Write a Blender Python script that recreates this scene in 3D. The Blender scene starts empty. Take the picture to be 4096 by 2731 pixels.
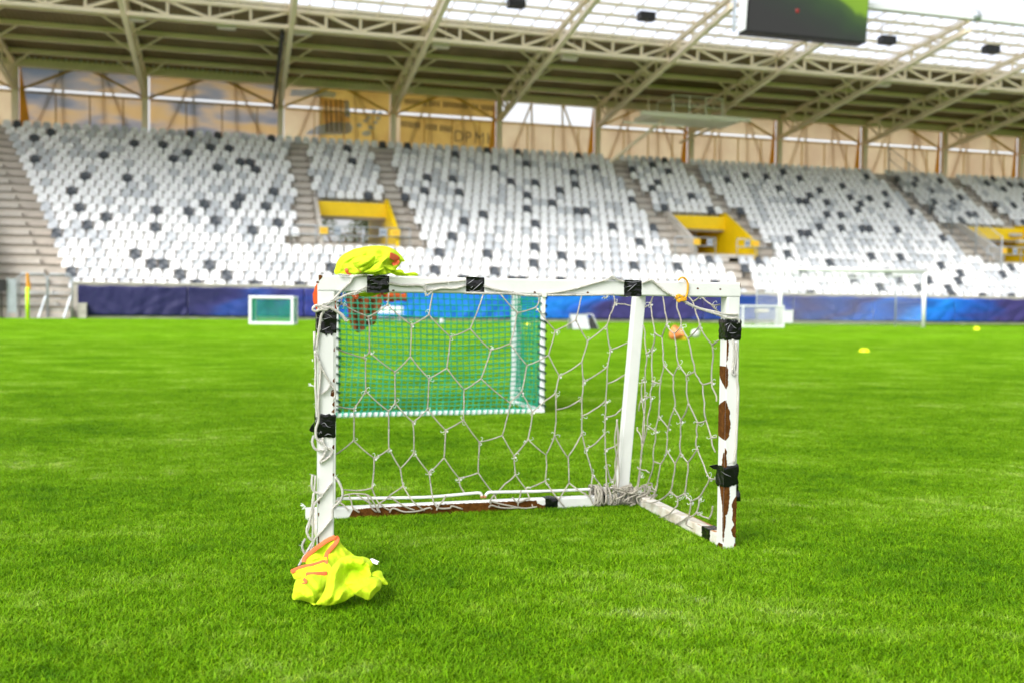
import bpy, bmesh, math, random
from math import sin, cos, pi, radians as R, sqrt
from mathutils import Vector as V, Matrix, noise
from mathutils.geometry import delaunay_2d_cdt

random.seed(7)
sc = bpy.context.scene
C = sc.collection

# ------------------------------------------------------------------ camera
F = 3900.0                       # focal length in pixels of the 4096 wide photograph
CX, CY = 2048.0, 1365.5
CAMH = 0.722
PITCH, ROLL = 2.04, 0.62
cam = bpy.data.cameras.new('camera'); cam_o = bpy.data.objects.new('camera', cam); C.objects.link(cam_o)
cam.sensor_width = 36.0; cam.lens = 36.0*F/4096.0
cam.clip_start = 0.05; cam.clip_end = 2000
cam_o.matrix_world = Matrix.Translation((0, 0, CAMH)) @ Matrix.Rotation(R(90-PITCH), 4, 'X') @ Matrix.Rotation(R(ROLL), 4, 'Z')
cam.dof.use_dof = True; cam.dof.focus_distance = 2.72; cam.dof.aperture_fstop = 3.2
sc.camera = cam_o
CM = cam_o.matrix_world.to_3x3(); CP = V((0, 0, CAMH))

def ray(px, py):
    return CM @ V(((px-CX)/F, -(py-CY)/F, -1.0))
def onZ(px, py, z=0.0):          # where the sight line meets a level
    d = ray(px, py); return CP + d*((z-CAMH)/d.z)
def onY(px, py, y):
    d = ray(px, py); return CP + d*(y/d.y)
def onP(px, py, p, n):
    d = ray(px, py); return CP + d*((p-CP).dot(n)/d.dot(n))
def proj(p):
    q = CM.transposed() @ (V(p)-CP); return (CX + F*q.x/-q.z, CY - F*q.y/-q.z)

# ------------------------------------------------------------------ materials
def mat(name, col, rough=0.6, metal=0.0, var=0.0, vscale=8.0, bump=0.0, bscale=60.0, spec=0.5, col2=None, trans=0.0, coord='Object'):
    m = bpy.data.materials.new(name); m.use_nodes = True
    nt = m.node_tree; N = nt.nodes; L = nt.links; b = N['Principled BSDF']
    b.inputs['Base Color'].default_value = (*col, 1); b.inputs['Roughness'].default_value = rough
    b.inputs['Metallic'].default_value = metal; b.inputs['Specular IOR Level'].default_value = spec
    tc = N.new('ShaderNodeTexCoord')
    if var or col2:
        n = N.new('ShaderNodeTexNoise'); n.inputs['Scale'].default_value = vscale; n.inputs['Detail'].default_value = 6
        n.inputs['Roughness'].default_value = 0.65
        L.new(tc.outputs[coord], n.inputs['Vector'])
        r = N.new('ShaderNodeValToRGB'); L.new(n.outputs['Fac'], r.inputs['Fac'])
        a = col2 if col2 else tuple(c*(1-var) for c in col)
        r.color_ramp.elements[0].position = 0.35; r.color_ramp.elements[0].color = (*a, 1)
        r.color_ramp.elements[1].position = 0.65; r.color_ramp.elements[1].color = (*(col if col2 else tuple(min(1, c*(1+var*.5)) for c in col)), 1)
        L.new(r.outputs['Color'], b.inputs['Base Color'])
    if bump:
        n2 = N.new('ShaderNodeTexNoise'); n2.inputs['Scale'].default_value = bscale; n2.inputs['Detail'].default_value = 4
        L.new(tc.outputs[coord], n2.inputs['Vector'])
        bp = N.new('ShaderNodeBump'); bp.inputs['Strength'].default_value = bump; bp.inputs['Distance'].default_value = 0.01
        L.new(n2.outputs['Fac'], bp.inputs['Height']); L.new(bp.outputs['Normal'], b.inputs['Normal'])
    if trans:
        t = N.new('ShaderNodeBsdfTranslucent'); t.inputs['Color'].default_value = (*col, 1)
        if b.inputs['Base Color'].is_linked: L.new(b.inputs['Base Color'].links[0].from_socket, t.inputs['Color'])
        mx = N.new('ShaderNodeMixShader'); mx.inputs[0].default_value = trans
        L.new(b.outputs[0], mx.inputs[1]); L.new(t.outputs[0], mx.inputs[2])
        L.new(mx.outputs[0], N['Material Output'].inputs['Surface'])
    return m

M = {}
M['paint'] = mat('white_paint', (.70, .71, .69), .38, var=.05, vscale=9, bump=.06, bscale=160)
M['stained'] = mat('stained_paint', (.70, .69, .64), .5, col2=(.50, .44, .34), vscale=26, bump=.1, bscale=120)
M['rust'] = mat('rust_brown', (.15, .058, .012), .9, spec=.08, col2=(.07, .026, .006), vscale=70, bump=.5, bscale=300)
M['bare_metal'] = mat('rust_orange', (.32, .12, .035), .9, col2=(.5, .3, .15), vscale=60)
M['tape'] = mat('black_tape', (.004, .004, .005), .13, bump=.5, bscale=28, spec=.5)
M['scuff_glint'] = mat('tape_scuff_glint', (.30, .30, .33), .4)  # pale scratches, and highlights painted on the tape as strips
M['rope'] = mat('net_cord', (.53, .49, .41), .9, var=.2, vscale=14, bump=.8, bscale=420)
M['rope_light'] = mat('pale_cord', (.70, .67, .61), .9, var=.15, vscale=20, bump=.8, bscale=420)
M['fibre'] = mat('frayed_fibre', (.78, .80, .76), .9)
M['yellow_cord'] = mat('yellow_cord', (.85, .42, .01), .6, var=.25, vscale=90, bump=.6, bscale=300)
M['tie'] = mat('cable_tie', (.78, .80, .72), .35)
def fabric(name, col, dark, tr=.3):
    m = mat(name, col, .75, col2=dark, vscale=5, trans=tr)
    nt = m.node_tree; N = nt.nodes; L = nt.links
    tc = N.new('ShaderNodeTexCoord'); w = N.new('ShaderNodeTexVoronoi'); w.inputs['Scale'].default_value = 330
    L.new(tc.outputs['Object'], w.inputs['Vector'])
    bp = N.new('ShaderNodeBump'); bp.inputs['Strength'].default_value = .35; bp.inputs['Distance'].default_value = .002
    L.new(w.outputs['Distance'], bp.inputs['Height']); L.new(bp.outputs['Normal'], N['Principled BSDF'].inputs['Normal'])
    return m
M['neon'] = fabric('neon_yellow_mesh', (.60, .80, .008), (.57, .78, .007), .18)
M['orange_trim'] = fabric('orange_trim', (.95, .20, .06), (.85, .14, .04), .15)
M['shaded_orange'] = fabric('shaded_orange_mesh', (.42, .10, .02), (.28, .08, .015), .3)  # same orange, darkened in colour for the shade behind the net
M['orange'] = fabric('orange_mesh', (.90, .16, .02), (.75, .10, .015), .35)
M['tag'] = mat('white_tag', (.8, .8, .82), .6)
M['teal'] = mat('teal_net_cord', (.003, .33, .19), .8, var=.25, vscale=5)
M['dark_green'] = mat('dark_green_cord', (.004, .05, .035), .8)
M['alu'] = mat('white_aluminium', (.78, .80, .82), .35)
M['white_cord'] = mat('white_net_cord', (.75, .76, .78), .8)
M['concrete'] = mat('terrace_concrete', (.60, .54, .47), .9, col2=(.49, .445, .39), vscale=.9, bump=.2, bscale=6)
M['concrete_pale'] = mat('pale_concrete', (.60, .56, .50), .9, col2=(.50, .47, .42), vscale=1.5)
M['concrete_shade'] = mat('shade_line_concrete', (.24, .21, .175), .95)  # dark tone standing in for shadow along the steps
M['steel'] = mat('cream_steel', (.90, .75, .56), .5, var=.08, vscale=.6)
M['deck'] = mat('dark_roof_sheet', (.27, .19, .105), .75, var=.25, vscale=.4)
M['cream'] = mat('cream_deck_paint', (.88, .86, .74), .5)
M['goal_white'] = mat('goal_white', (.92, .92, .92), .4)
M['galv'] = mat('galvanised_steel', (.42, .46, .50), .4, metal=.3, var=.15, vscale=3)
M['yellow'] = mat('yellow_paint', (.93, .63, .0), .5, var=.05, vscale=2)
M['brown_steel'] = mat('ochre_steel', (.50, .29, .05), .6)
M['ochre_steel'] = mat('bright_ochre_steel', (.78, .50, .14), .6)
M['ochre'] = mat('ochre_panel', (.85, .52, .06), .6, trans=.5)
M['black'] = mat('black_plastic', (.012, .012, .013), .45)
M['seat_white'] = mat('white_seat_plastic', (.86, .87, .88), .4)
M['seat_grey'] = mat('grey_seat_plastic', (.55, .575, .605), .4)
M['seat_dark'] = mat('dark_seat_plastic', (.07, .08, .095), .35)
M['sign_yellow'] = mat('yellow_sign', (.85, .55, .05), .5)
M['sign_grey'] = mat('grey_sign', (.40, .45, .53), .5)
M['ink'] = mat('sign_ink', (.06, .07, .09), .6)
M['lime'] = mat('lime_plastic', (.55, .86, .0), .5)
M['flag'] = mat('orange_flag', (.9, .38, .02), .7)
M['cone'] = mat('orange_cone', (.95, .30, .10), .5)
M['disc'] = mat('yellow_disc', (.80, .88, .0), .5)
M['amber'] = mat('amber_disc', (.90, .62, .0), .5)
M['ball'] = mat('white_ball', (.80, .80, .80), .4, col2=(.45, .45, .47), vscale=9)
M['grey_board'] = mat('grey_board', (.55, .58, .60), .6, var=.1, vscale=4)
M['lamp_pink'] = mat('lamp_housing', (.75, .66, .60), .5)
M['mural_yellow'] = mat('mural_yellow', (.99, .88, .56), .7, trans=.85, var=.08, vscale=.6)
M['mural_blue'] = mat('mural_blue', (.74, .82, 1.0), .7, trans=.8)
M['mural_grey'] = mat('mural_lettering', (.52, .49, .45), .7, trans=.8)
M['mural_pale'] = mat('mural_pale', (.92, .76, .54), .7, trans=.8)
M['leaf'] = mat('tree_leaf', (.10, .13, .02), .7, trans=.4, var=.4, vscale=1.0)
M['bark'] = mat('bark', (.10, .07, .05), .9)

# ------------------------------------------------------------------ mesh builder
ORG = {}
class MB:
    def __init__(s): s.v = []; s.f = []; s.m = []; s.k = 0
    def add(s, vs, fs):
        b = len(s.v); s.v += [tuple(x) for x in vs]
        for f in fs: s.f.append(tuple(b+i for i in f)); s.m.append(s.k)
    def box(s, c, size, ax=None):
        c = V(c); ax = ax or (V((1,0,0)), V((0,1,0)), V((0,0,1)))
        h = [a*(d/2) for a, d in zip(ax, size)]
        vs = [c + h[0]*x + h[1]*y + h[2]*z for x in (-1,1) for y in (-1,1) for z in (-1,1)]
        s.add(vs, [(0,1,3,2),(4,6,7,5),(0,4,5,1),(2,3,7,6),(0,2,6,4),(1,5,7,3)])
    def beam(s, p0, p1, w, h, up=(0,0,1), r=0.0, seg=1):
        p0, p1 = V(p0), V(p1); t = (p1-p0).normalized(); side = t.cross(V(up))
        if side.length < 1e-4: side = t.cross(V((0,1,0)))
        side.normalize(); u = side.cross(t).normalized()
        if r:
            a, b = w/2, h/2; q = r*.3
            prof = []
            for sx, sy in ((1,1),(-1,1),(-1,-1),(1,-1)):
                cn = [(a, b-r), (a-q, b-q), (a-r, b)]
                if sx*sy < 0: cn = cn[::-1]
                prof += [(sx*x, sy*y) for x, y in cn]
        else: prof = [(w/2,h/2),(-w/2,h/2),(-w/2,-h/2),(w/2,-h/2)]
        n = len(prof); vs = []
        for i in range(seg+1):
            p = p0.lerp(p1, i/seg); vs += [p + side*x + u*y for x, y in prof]
        fs = [(i*n+j, (i+1)*n+j, (i+1)*n+(j+1)%n, i*n+(j+1)%n) for i in range(seg) for j in range(n)]
        fs += [tuple(range(n)), tuple(seg*n + j for j in reversed(range(n)))]
        s.add(vs, fs)
    def tube(s, pts, r, n=6, cap=True):
        pts = [V(p) for p in pts]; vs = []; u = None
        for i, p in enumerate(pts):
            t = (pts[min(i+1, len(pts)-1)] - pts[max(i-1, 0)])
            if t.length < 1e-9: t = V((0,0,1))
            t.normalize()
            if u is None:
                u = t.cross(V((0,0,1)));
                if u.length < .1: u = t.cross(V((1,0,0)))
            u = (u - t*u.dot(t)).normalized(); w = t.cross(u)
            rr = r(i/(len(pts)-1)) if callable(r) else r
            vs += [p + (u*cos(2*pi*k/n) + w*sin(2*pi*k/n))*rr for k in range(n)]
        fs = [(i*n+k, i*n+(k+1)%n, (i+1)*n+(k+1)%n, (i+1)*n+k) for i in range(len(pts)-1) for k in range(n)]
        if cap: fs += [tuple(reversed(range(n))), tuple((len(pts)-1)*n+k for k in range(n))]
        s.add(vs, fs)
    def ball(s, c, r, n=8, m=5, sq=(1,1,1)):
        c = V(c); vs = [c+V((0,0,r*sq[2]))]
        for i in range(1, m):
            a = pi*i/m
            vs += [c + V((r*sin(a)*cos(2*pi*k/n)*sq[0], r*sin(a)*sin(2*pi*k/n)*sq[1], r*cos(a)*sq[2])) for k in range(n)]
        vs.append(c-V((0,0,r*sq[2])))
        fs = [(0, 1+k, 1+(k+1)%n) for k in range(n)]
        for i in range(m-2):
            fs += [(1+i*n+k, 1+(i+1)*n+k, 1+(i+1)*n+(k+1)%n, 1+i*n+(k+1)%n) for k in range(n)]
        e = len(vs)-1; fs += [(e, 1+(m-2)*n+(k+1)%n, 1+(m-2)*n+k) for k in range(n)]
        s.add(vs, fs)
    def prism(s, poly, off):       # polygon swept by a vector
        poly = [V(p) for p in poly]; off = V(off); n = len(poly)
        s.add(poly + [p+off for p in poly], [tuple(range(n)), tuple(reversed(range(n, 2*n)))] + [(i, n+i, n+(i+1)%n, (i+1)%n) for i in range(n)])
    def build(s, name, mats, parent=None, smooth=False, origin=None):
        if not isinstance(mats, (list, tuple)): mats = [mats]
        if parent is not None: o0 = ORG[parent]
        elif origin is not None: o0 = V(origin)
        else:
            xs, ys, zs = zip(*s.v); o0 = V(((min(xs)+max(xs))/2, (min(ys)+max(ys))/2, min(zs)))
        me = bpy.data.meshes.new(name)
        me.from_pydata([(x-o0.x, y-o0.y, z-o0.z) for x, y, z in s.v], [], s.f)
        for m in mats: me.materials.append(m)
        me.polygons.foreach_set('material_index', s.m)
        if smooth: me.polygons.foreach_set('use_smooth', [True]*len(s.f))
        bm = bmesh.new(); bm.from_mesh(me); bmesh.ops.recalc_face_normals(bm, faces=bm.faces); bm.to_mesh(me); bm.free()
        me.update()
        o = bpy.data.objects.new(name, me); C.objects.link(o); ORG[o] = o0
        if parent is None: o.location = o0
        else: o.parent = parent
        return o

def tag(o, label=None, cat=None, group=None, kind=None):
    if label: o['label'] = label
    if cat: o['category'] = cat
    if group: o['group'] = group
    if kind: o['kind'] = kind
    return o
def thing(name, loc, label, cat, group=None):
    o = bpy.data.objects.new(name, None); C.objects.link(o); o.location = loc; ORG[o] = V(loc)
    o.empty_display_size = .2
    return tag(o, label, cat, group)
def spline(pts, k=6):
    pts = [V(p) for p in pts]
    if len(pts) < 3: return pts
    P = [pts[0]*2-pts[1]] + pts + [pts[-1]*2-pts[-2]]; out = []
    for i in range(1, len(P)-2):
        for j in range(k):
            t = j/k; a, b, c, d = P[i-1:i+3]
            out.append(((b*2) + (c-a)*t + (a*2-b*5+c*4-d)*t*t + (b*3-a-c*3+d)*t**3)*.5)
    out.append(pts[-1]); return out
def smooth_angle(o, a=22):
    o.data.polygons.foreach_set('use_smooth', [True]*len(o.data.polygons))
    o.data.set_sharp_from_angle(angle=R(a))
    return o
def children(o): return [c for c in bpy.data.objects if c.parent == o]
def copy_tree(o, parent=None):
    c = o.copy(); C.objects.link(c); c.parent = parent; ORG[c] = ORG.get(o, V((0,0,0)))
    for ch in children(o): copy_tree(ch, c)
    return c
# ------------------------------------------------------------------ the pitch and its grass
def grass_color_nodes(m, blade):
    nt = m.node_tree; N = nt.nodes; L = nt.links; b = N['Principled BSDF']
    geo = N.new('ShaderNodeNewGeometry')
    n1 = N.new('ShaderNodeTexNoise'); n1.inputs['Scale'].default_value = 1.1; n1.inputs['Detail'].default_value = 5; n1.inputs['Roughness'].default_value = .7
    mp = N.new('ShaderNodeMapping'); mp.inputs['Scale'].default_value = (1, 1.35, .3); mp.inputs['Rotation'].default_value = (0, 0, R(-16))
    L.new(geo.outputs['Position'], mp.inputs['Vector']); L.new(mp.outputs[0], n1.inputs['Vector'])
    r1 = N.new('ShaderNodeValToRGB'); L.new(n1.outputs['Fac'], r1.inputs['Fac'])
    e = r1.color_ramp.elements
    e[0].position = .32; e[0].color = (.056, .160, .002, 1)
    e[1].position = .52; e[1].color = (.122, .264, .003, 1)
    x = e.new(.61); x.color = (.172, .315, .018, 1)
    x = e.new(.70); x.color = (.28, .39, .075, 1)
    n9 = N.new('ShaderNodeTexNoise'); n9.inputs['Scale'].default_value = 11; n9.inputs['Detail'].default_value = 5; n9.inputs['Roughness'].default_value = .7
    L.new(mp.outputs[0], n9.inputs['Vector'])
    av = N.new('ShaderNodeMath'); av.operation = 'MULTIPLY_ADD'; av.inputs[1].default_value = .55; L.new(n9.outputs['Fac'], av.inputs[0])
    sc1 = N.new('ShaderNodeMath'); sc1.operation = 'MULTIPLY_ADD'; sc1.inputs[1].default_value = .75; sc1.inputs[2].default_value = -.15; L.new(n1.outputs['Fac'], sc1.inputs[0]); L.new(sc1.outputs[0], av.inputs[2]); L.new(av.outputs[0], r1.inputs['Fac'])
    # broad mown bands parallel to the stand
    sx = N.new('ShaderNodeSeparateXYZ'); mp2 = N.new('ShaderNodeMapping'); mp2.inputs['Rotation'].default_value = (0, 0, R(-15.95))
    L.new(geo.outputs['Position'], mp2.inputs['Vector']); L.new(mp2.outputs[0], sx.inputs[0])
    mr = N.new('ShaderNodeMath'); mr.operation = 'SINE'; m2 = N.new('ShaderNodeMath'); m2.operation = 'MULTIPLY_ADD'
    m2.inputs[1].default_value = 2*pi/11.0; m2.inputs[2].default_value = 1.1
    L.new(sx.outputs['Y'], m2.inputs[0]); L.new(m2.outputs[0], mr.inputs[0])
    rr = N.new('ShaderNodeMapRange'); rr.inputs['From Min'].default_value = -.8; rr.inputs['From Max'].default_value = .8
    rr.inputs['To Min'].default_value = .955; rr.inputs['To Max'].default_value = 1.05
    L.new(mr.outputs[0], rr.inputs['Value'])
    far = N.new('ShaderNodeMapRange'); far.inputs['From Min'].default_value = 2; far.inputs['From Max'].default_value = 22  # brightening at flat viewing angles, painted into the colour by distance
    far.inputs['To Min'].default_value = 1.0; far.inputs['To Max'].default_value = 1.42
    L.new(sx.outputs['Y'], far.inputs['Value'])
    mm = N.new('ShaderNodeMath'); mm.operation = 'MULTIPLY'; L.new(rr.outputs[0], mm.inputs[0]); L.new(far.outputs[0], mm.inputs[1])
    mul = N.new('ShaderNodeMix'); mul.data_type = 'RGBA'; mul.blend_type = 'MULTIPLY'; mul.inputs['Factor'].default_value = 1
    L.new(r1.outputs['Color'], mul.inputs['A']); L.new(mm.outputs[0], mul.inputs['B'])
    last = mul.outputs['Result']
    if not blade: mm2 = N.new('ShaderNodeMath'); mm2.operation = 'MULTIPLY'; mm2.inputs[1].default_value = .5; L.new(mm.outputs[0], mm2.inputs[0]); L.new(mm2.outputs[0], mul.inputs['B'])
    if blade:
        at = N.new('ShaderNodeAttribute'); at.attribute_name = 'tint'
        mx = N.new('ShaderNodeMix'); mx.data_type = 'RGBA'; mx.blend_type = 'MULTIPLY'; mx.inputs['Factor'].default_value = 1
        L.new(last, mx.inputs['A']); L.new(at.outputs['Color'], mx.inputs['B']); last = mx.outputs['Result']
    L.new(last, b.inputs['Base Color'])
    b.inputs['Roughness'].default_value = .55 if blade else .9
    b.inputs['Specular IOR Level'].default_value = .10 if blade else .02
    if blade:
        t = N.new('ShaderNodeBsdfTranslucent'); L.new(last, t.inputs['Color'])
        mxs = N.new('ShaderNodeMixShader'); mxs.inputs[0].default_value = .35
        L.new(b.outputs[0], mxs.inputs[1]); L.new(t.outputs[0], mxs.inputs[2])
        L.new(mxs.outputs[0], N['Material Output'].inputs['Surface'])
    else:
        n3 = N.new('ShaderNodeTexNoise'); n3.inputs['Scale'].default_value = 22; n3.inputs['Detail'].default_value = 6
        L.new(geo.outputs['Position'], n3.inputs['Vector'])
        bp = N.new('ShaderNodeBump'); bp.inputs['Strength'].default_value = .6; bp.inputs['Distance'].default_value = .04
        L.new(n3.outputs['Fac'], bp.inputs['Height']); L.new(bp.outputs['Normal'], b.inputs['Normal'])
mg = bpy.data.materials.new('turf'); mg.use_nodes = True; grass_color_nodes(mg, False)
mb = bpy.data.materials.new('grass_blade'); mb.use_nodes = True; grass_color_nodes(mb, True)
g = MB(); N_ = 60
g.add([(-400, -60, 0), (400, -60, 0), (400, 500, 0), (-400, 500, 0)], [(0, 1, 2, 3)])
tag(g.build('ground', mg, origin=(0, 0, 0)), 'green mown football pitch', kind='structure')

patches = bpy.data.collections.new('grass_patches')     # source tufts, not linked to the scene
PS = 0.5
def grass_patch(seed, nb):
    rnd = random.Random(seed); vs = []; fs = []; cs = []
    for _ in range(nb):
        x, y = (rnd.random()-.5)*PS, (rnd.random()-.5)*PS
        h = rnd.uniform(.006, .0145) * (1.0 + .35*noise.noise(V((x*9, y*9, seed))))
        if rnd.random() < .04: h *= 1.35
        a = rnd.uniform(0, 2*pi); ln = rnd.uniform(.3, 1.8)*h; w = rnd.uniform(.0007, .0014)
        dx, dy = cos(a), sin(a); b = len(vs)
        for t, ww in ((0, 1), (.5, .85)):
            ox, oy, z = x+dx*ln*t*t, y+dy*ln*t*t, h*t*(1-.12*t)
            vs += [(ox-dy*w*ww, oy+dx*w*ww, z), (ox+dy*w*ww, oy-dx*w*ww, z)]
        vs.append((x+dx*ln, y+dy*ln, h*.9))
        fs += [(b, b+1, b+3, b+2), (b+2, b+3, b+4)]
        k = rnd.random(); br = rnd.uniform(.9, 1.8)
        if k < .09: c = (1.5*br, 1.2*br, 5)          # dry straw blade
        elif k < .24: c = (1.4*br, 1.15*br, 1.5)
        else: c = (br, br, br)
        cs += [(*c, 1)]*5
    me = bpy.data.meshes.new('grass_patch'); me.from_pydata(vs, [], fs)
    ca = me.color_attributes.new('tint', 'FLOAT_COLOR', 'POINT')
    ca.data.foreach_set('color', [q for c in cs for q in c])
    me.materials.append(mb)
    o = bpy.data.objects.new('grass_patch', me); patches.objects.link(o)
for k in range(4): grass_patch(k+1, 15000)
pts = []
y = 1.4
while y < 47:
    hw = .56*y + 4.5; x = -math.ceil(hw/PS)*PS
    while x <= hw: pts.append((x, y, 0)); x += PS
    y += PS
me = bpy.data.meshes.new('grass'); me.from_pydata(pts, [], [])
go = bpy.data.objects.new('grass', me); C.objects.link(go)
tag(go, 'short bright green grass blades covering the near pitch', 'grass', kind='stuff')
ng = bpy.data.node_groups.new('grass_scatter', 'GeometryNodeTree')
ng.interface.new_socket('Geometry', in_out='INPUT', socket_type='NodeSocketGeometry')
ng.interface.new_socket('Geometry', in_out='OUTPUT', socket_type='NodeSocketGeometry')
gi = ng.nodes.new('NodeGroupInput'); gout = ng.nodes.new('NodeGroupOutput')
ci = ng.nodes.new('GeometryNodeCollectionInfo'); ci.inputs['Collection'].default_value = patches
ci.inputs['Separate Children'].default_value = True; ci.inputs['Reset Children'].default_value = True
ip = ng.nodes.new('GeometryNodeInstanceOnPoints'); ip.inputs['Pick Instance'].default_value = True
rv = ng.nodes.new('FunctionNodeRandomValue'); rv.data_type = 'INT'
rv.inputs[4].default_value = 0; rv.inputs[5].default_value = 3
mt = ng.nodes.new('ShaderNodeMath'); mt.operation = 'MULTIPLY'; mt.inputs[1].default_value = pi/2
cx = ng.nodes.new('ShaderNodeCombineXYZ')
rv2 = ng.nodes.new('FunctionNodeRandomValue'); rv2.data_type = 'INT'; rv2.inputs[4].default_value = 0; rv2.inputs[5].default_value = 3; rv2.inputs[8].default_value = 5
K = ng.links.new
mtp = ng.nodes.new('GeometryNodeMeshToPoints'); K(gi.outputs[0], mtp.inputs['Mesh']); K(mtp.outputs[0], ip.inputs['Points']); K(ci.outputs[0], ip.inputs['Instance'])
K(rv2.outputs[2], ip.inputs['Instance Index'])
K(rv.outputs[2], mt.inputs[0]); K(mt.outputs[0], cx.inputs['Z']); K(cx.outputs[0], ip.inputs['Rotation'])
K(ip.outputs[0], gout.inputs[0])
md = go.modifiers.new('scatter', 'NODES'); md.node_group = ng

# painted lines far off on the pitch
ml = mat('line_paint', (.62, .72, .50), .9, var=.2, vscale=3)
def line(a, b, w=.12):
    m = MB(); a, b = V(a), V(b); t = (b-a).normalized(); n = V((-t.y, t.x, 0))*w/2
    m.add([a+n, a-n, b-n, b+n], [(0, 1, 2, 3)])
    tag(m.build('pitch_line', ml), 'white painted pitch line', kind='structure')
line(onZ(0, 1287, .006), onZ(118, 1275, .006)); line(onZ(3560, 1332, .006), onZ(4300, 1343, .006), .16)

# ------------------------------------------------------------------ the training goal in front
GA = R(15.7); gu = V((cos(GA), sin(GA), 0)); gn = V((-sin(GA), cos(GA), 0)); UP = V((0, 0, 1))
GH, GW, T = .80, 1.20, .043
FRp = onZ(2903, 2187); FRp.z = 0
FLp = FRp - gu*GW
goal = thing('training_goal', (FLp+FRp)/2, 'small white metal goal with peeling rusty paint, black tape and knotted hexagonal net', 'goal')
def G(a, b, z): return FLp + gu*a + gn*b + UP*z          # along the mouth, backwards, up
face = lambda off=.004: (G(0, -T/2-off, 0), gn)
def wear(mb, p, along, across, normal, rows, jit=.0018):
    """a strip of bare rusty metal lying .5 mm proud: rows of (distance along, left, right)"""
    rows2 = []
    for (a, l0, r0), (b, l1, r1) in zip(rows, rows[1:]):
        n = max(2, int(abs(b-a)/.004))
        for i in range(n):
            t = i/n; rows2.append((a+(b-a)*t, l0+(l1-l0)*t, r0+(r1-r0)*t))
    rows2.append(rows[-1]); vs = []
    for i, (a, l, r) in enumerate(rows2):
        e = jit*(noise.noise(V((a*170, i*.3, 1)))*1.6 + random.uniform(-.5, .5)); e2 = jit*(noise.noise(V((a*170, i*.3, 9)))*1.6 + random.uniform(-.5, .5))
        el = 0 if l < .0006 else e; er = e2
        vs += [p + along*a + across*(l+el) + normal*.0006, p + along*a + across*max(l+el, r+er) + normal*.0006]
    mb.k = 1; mb.add(vs, [(2*i, 2*i+1, 2*i+3, 2*i+2) for i in range(len(rows2)-1)]); mb.k = 0
def zr(y): return (2187-y)/(2187-1130)*GH
def zl(y): return (2288-y)/(2288-1102)*GH
# right post
m = MB(); m.beam(G(GW, 0, 0), G(GW, 0, GH-T), T, T, up=-gn, r=.004)
c0 = G(GW-T/2, -T/2, 0)                                   # the inner front edge
fr = lambda rows: wear(m, c0, UP, gu, -gn, [(zr(y), a*T, b*T) for y, a, b in rows])
sd = lambda rows: wear(m, c0, UP, gn, -gu, [(zr(y), a*T, b*T) for y, a, b in rows])
fr([(1352, 0, .05), (1362, 0, .17), (1405, 0, .15), (1440, 0, .05), (1446, 0, .02)])
fr([(1450, 0, .05), (1470, 0, .16), (1530, 0, .15), (1548, 0, .02)])
sd([(1459, 0, .98), (1500, 0, .9), (1520, 0, .6), (1546, 0, .06)])
fr([(1592, 0, .04), (1625, 0, .22), (1642, 0, .38), (1660, 0, .33), (1690, 0, .44), (1720, 0, .34), (1740, 0, .32), (1752, 0, .04)])
sd([(1594, 0, .1), (1608, 0, .7), (1618, 0, .98), (1740, 0, .98), (1750, 0, .2)])
fr([(1782, 0, .03), (1800, 0, .2), (1812, 0, .13), (1860, 0, .24), (1872, 0, .2)])
sd([(1800, 0, .1), (1830, 0, .3), (1872, 0, .34)])
fr([(1930, 0, .42), (1960, 0, .46), (2020, 0, .40), (2046, 0, .32), (2052, 0, .15), (2080, 0, .2), (2120, 0, .1), (2160, 0, .04)])
sd([(1932, 0, .7), (1960, 0, .5), (2010, 0, .2), (2060, 0, .1), (2120, 0, .1), (2155, 0, .05)])
fr([(1975, .98, .99), (1990, .72, .99), (2015, .62, .99), (2040, .74, .99), (2070, .66, .99), (2092, .85, .99), (2110, .6, .99), (2130, .7, .99), (2145, .95, .99)])
fr([(2165, .9, .99), (2180, .86, .99), (2187, .8, .99)]); sd([(2166, 0, .6), (2187, 0, .9)])
smooth_angle(m.build('post', [M['paint'], M['rust']], goal))['label'] = 'right front post with large rusty patches'
# left post
m = MB(); m.beam(G(0, 0, 0), G(0, 0, GH-T), T, T, up=-gn, r=.004)
c0 = G(T/2, -T/2, 0)
fl = lambda rows: wear(m, c0, UP, -gu, -gn, [(zl(y), a*T, b*T) for y, a, b in rows], .001)
for a in (((1506, 0, .02), (1512, 0, .09), (1522, 0, .1), (1525, 0, .02)), ((1551, 0, .06), (1556, 0, .22), (1576, 0, .24), (1581, 0, .08)),
          ((1598, 0, .03), (1612, 0, .16), (1620, 0, .05)), ((1628, 0, .03), (1640, 0, .2), (1644, 0, .1)), ((1772, 0, .1), (1782, 0, .13), (1790, 0, .05)),
          ((1384, 0, .05), (1402, 0, .07)), ((1484, .9, .97), (1491, .9, .97)), ((1885, 0, .1), (1896, 0, .09)), ((1990, .9, .99), (2004, .9, .99)), ((2040, .92, .99), (2054, .92, .99)), ((2120, .93, .99), (2170, .9, .99))):
    fl(a)
smooth_angle(m.build('post', [M['paint'], M['rust']], goal))
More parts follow.
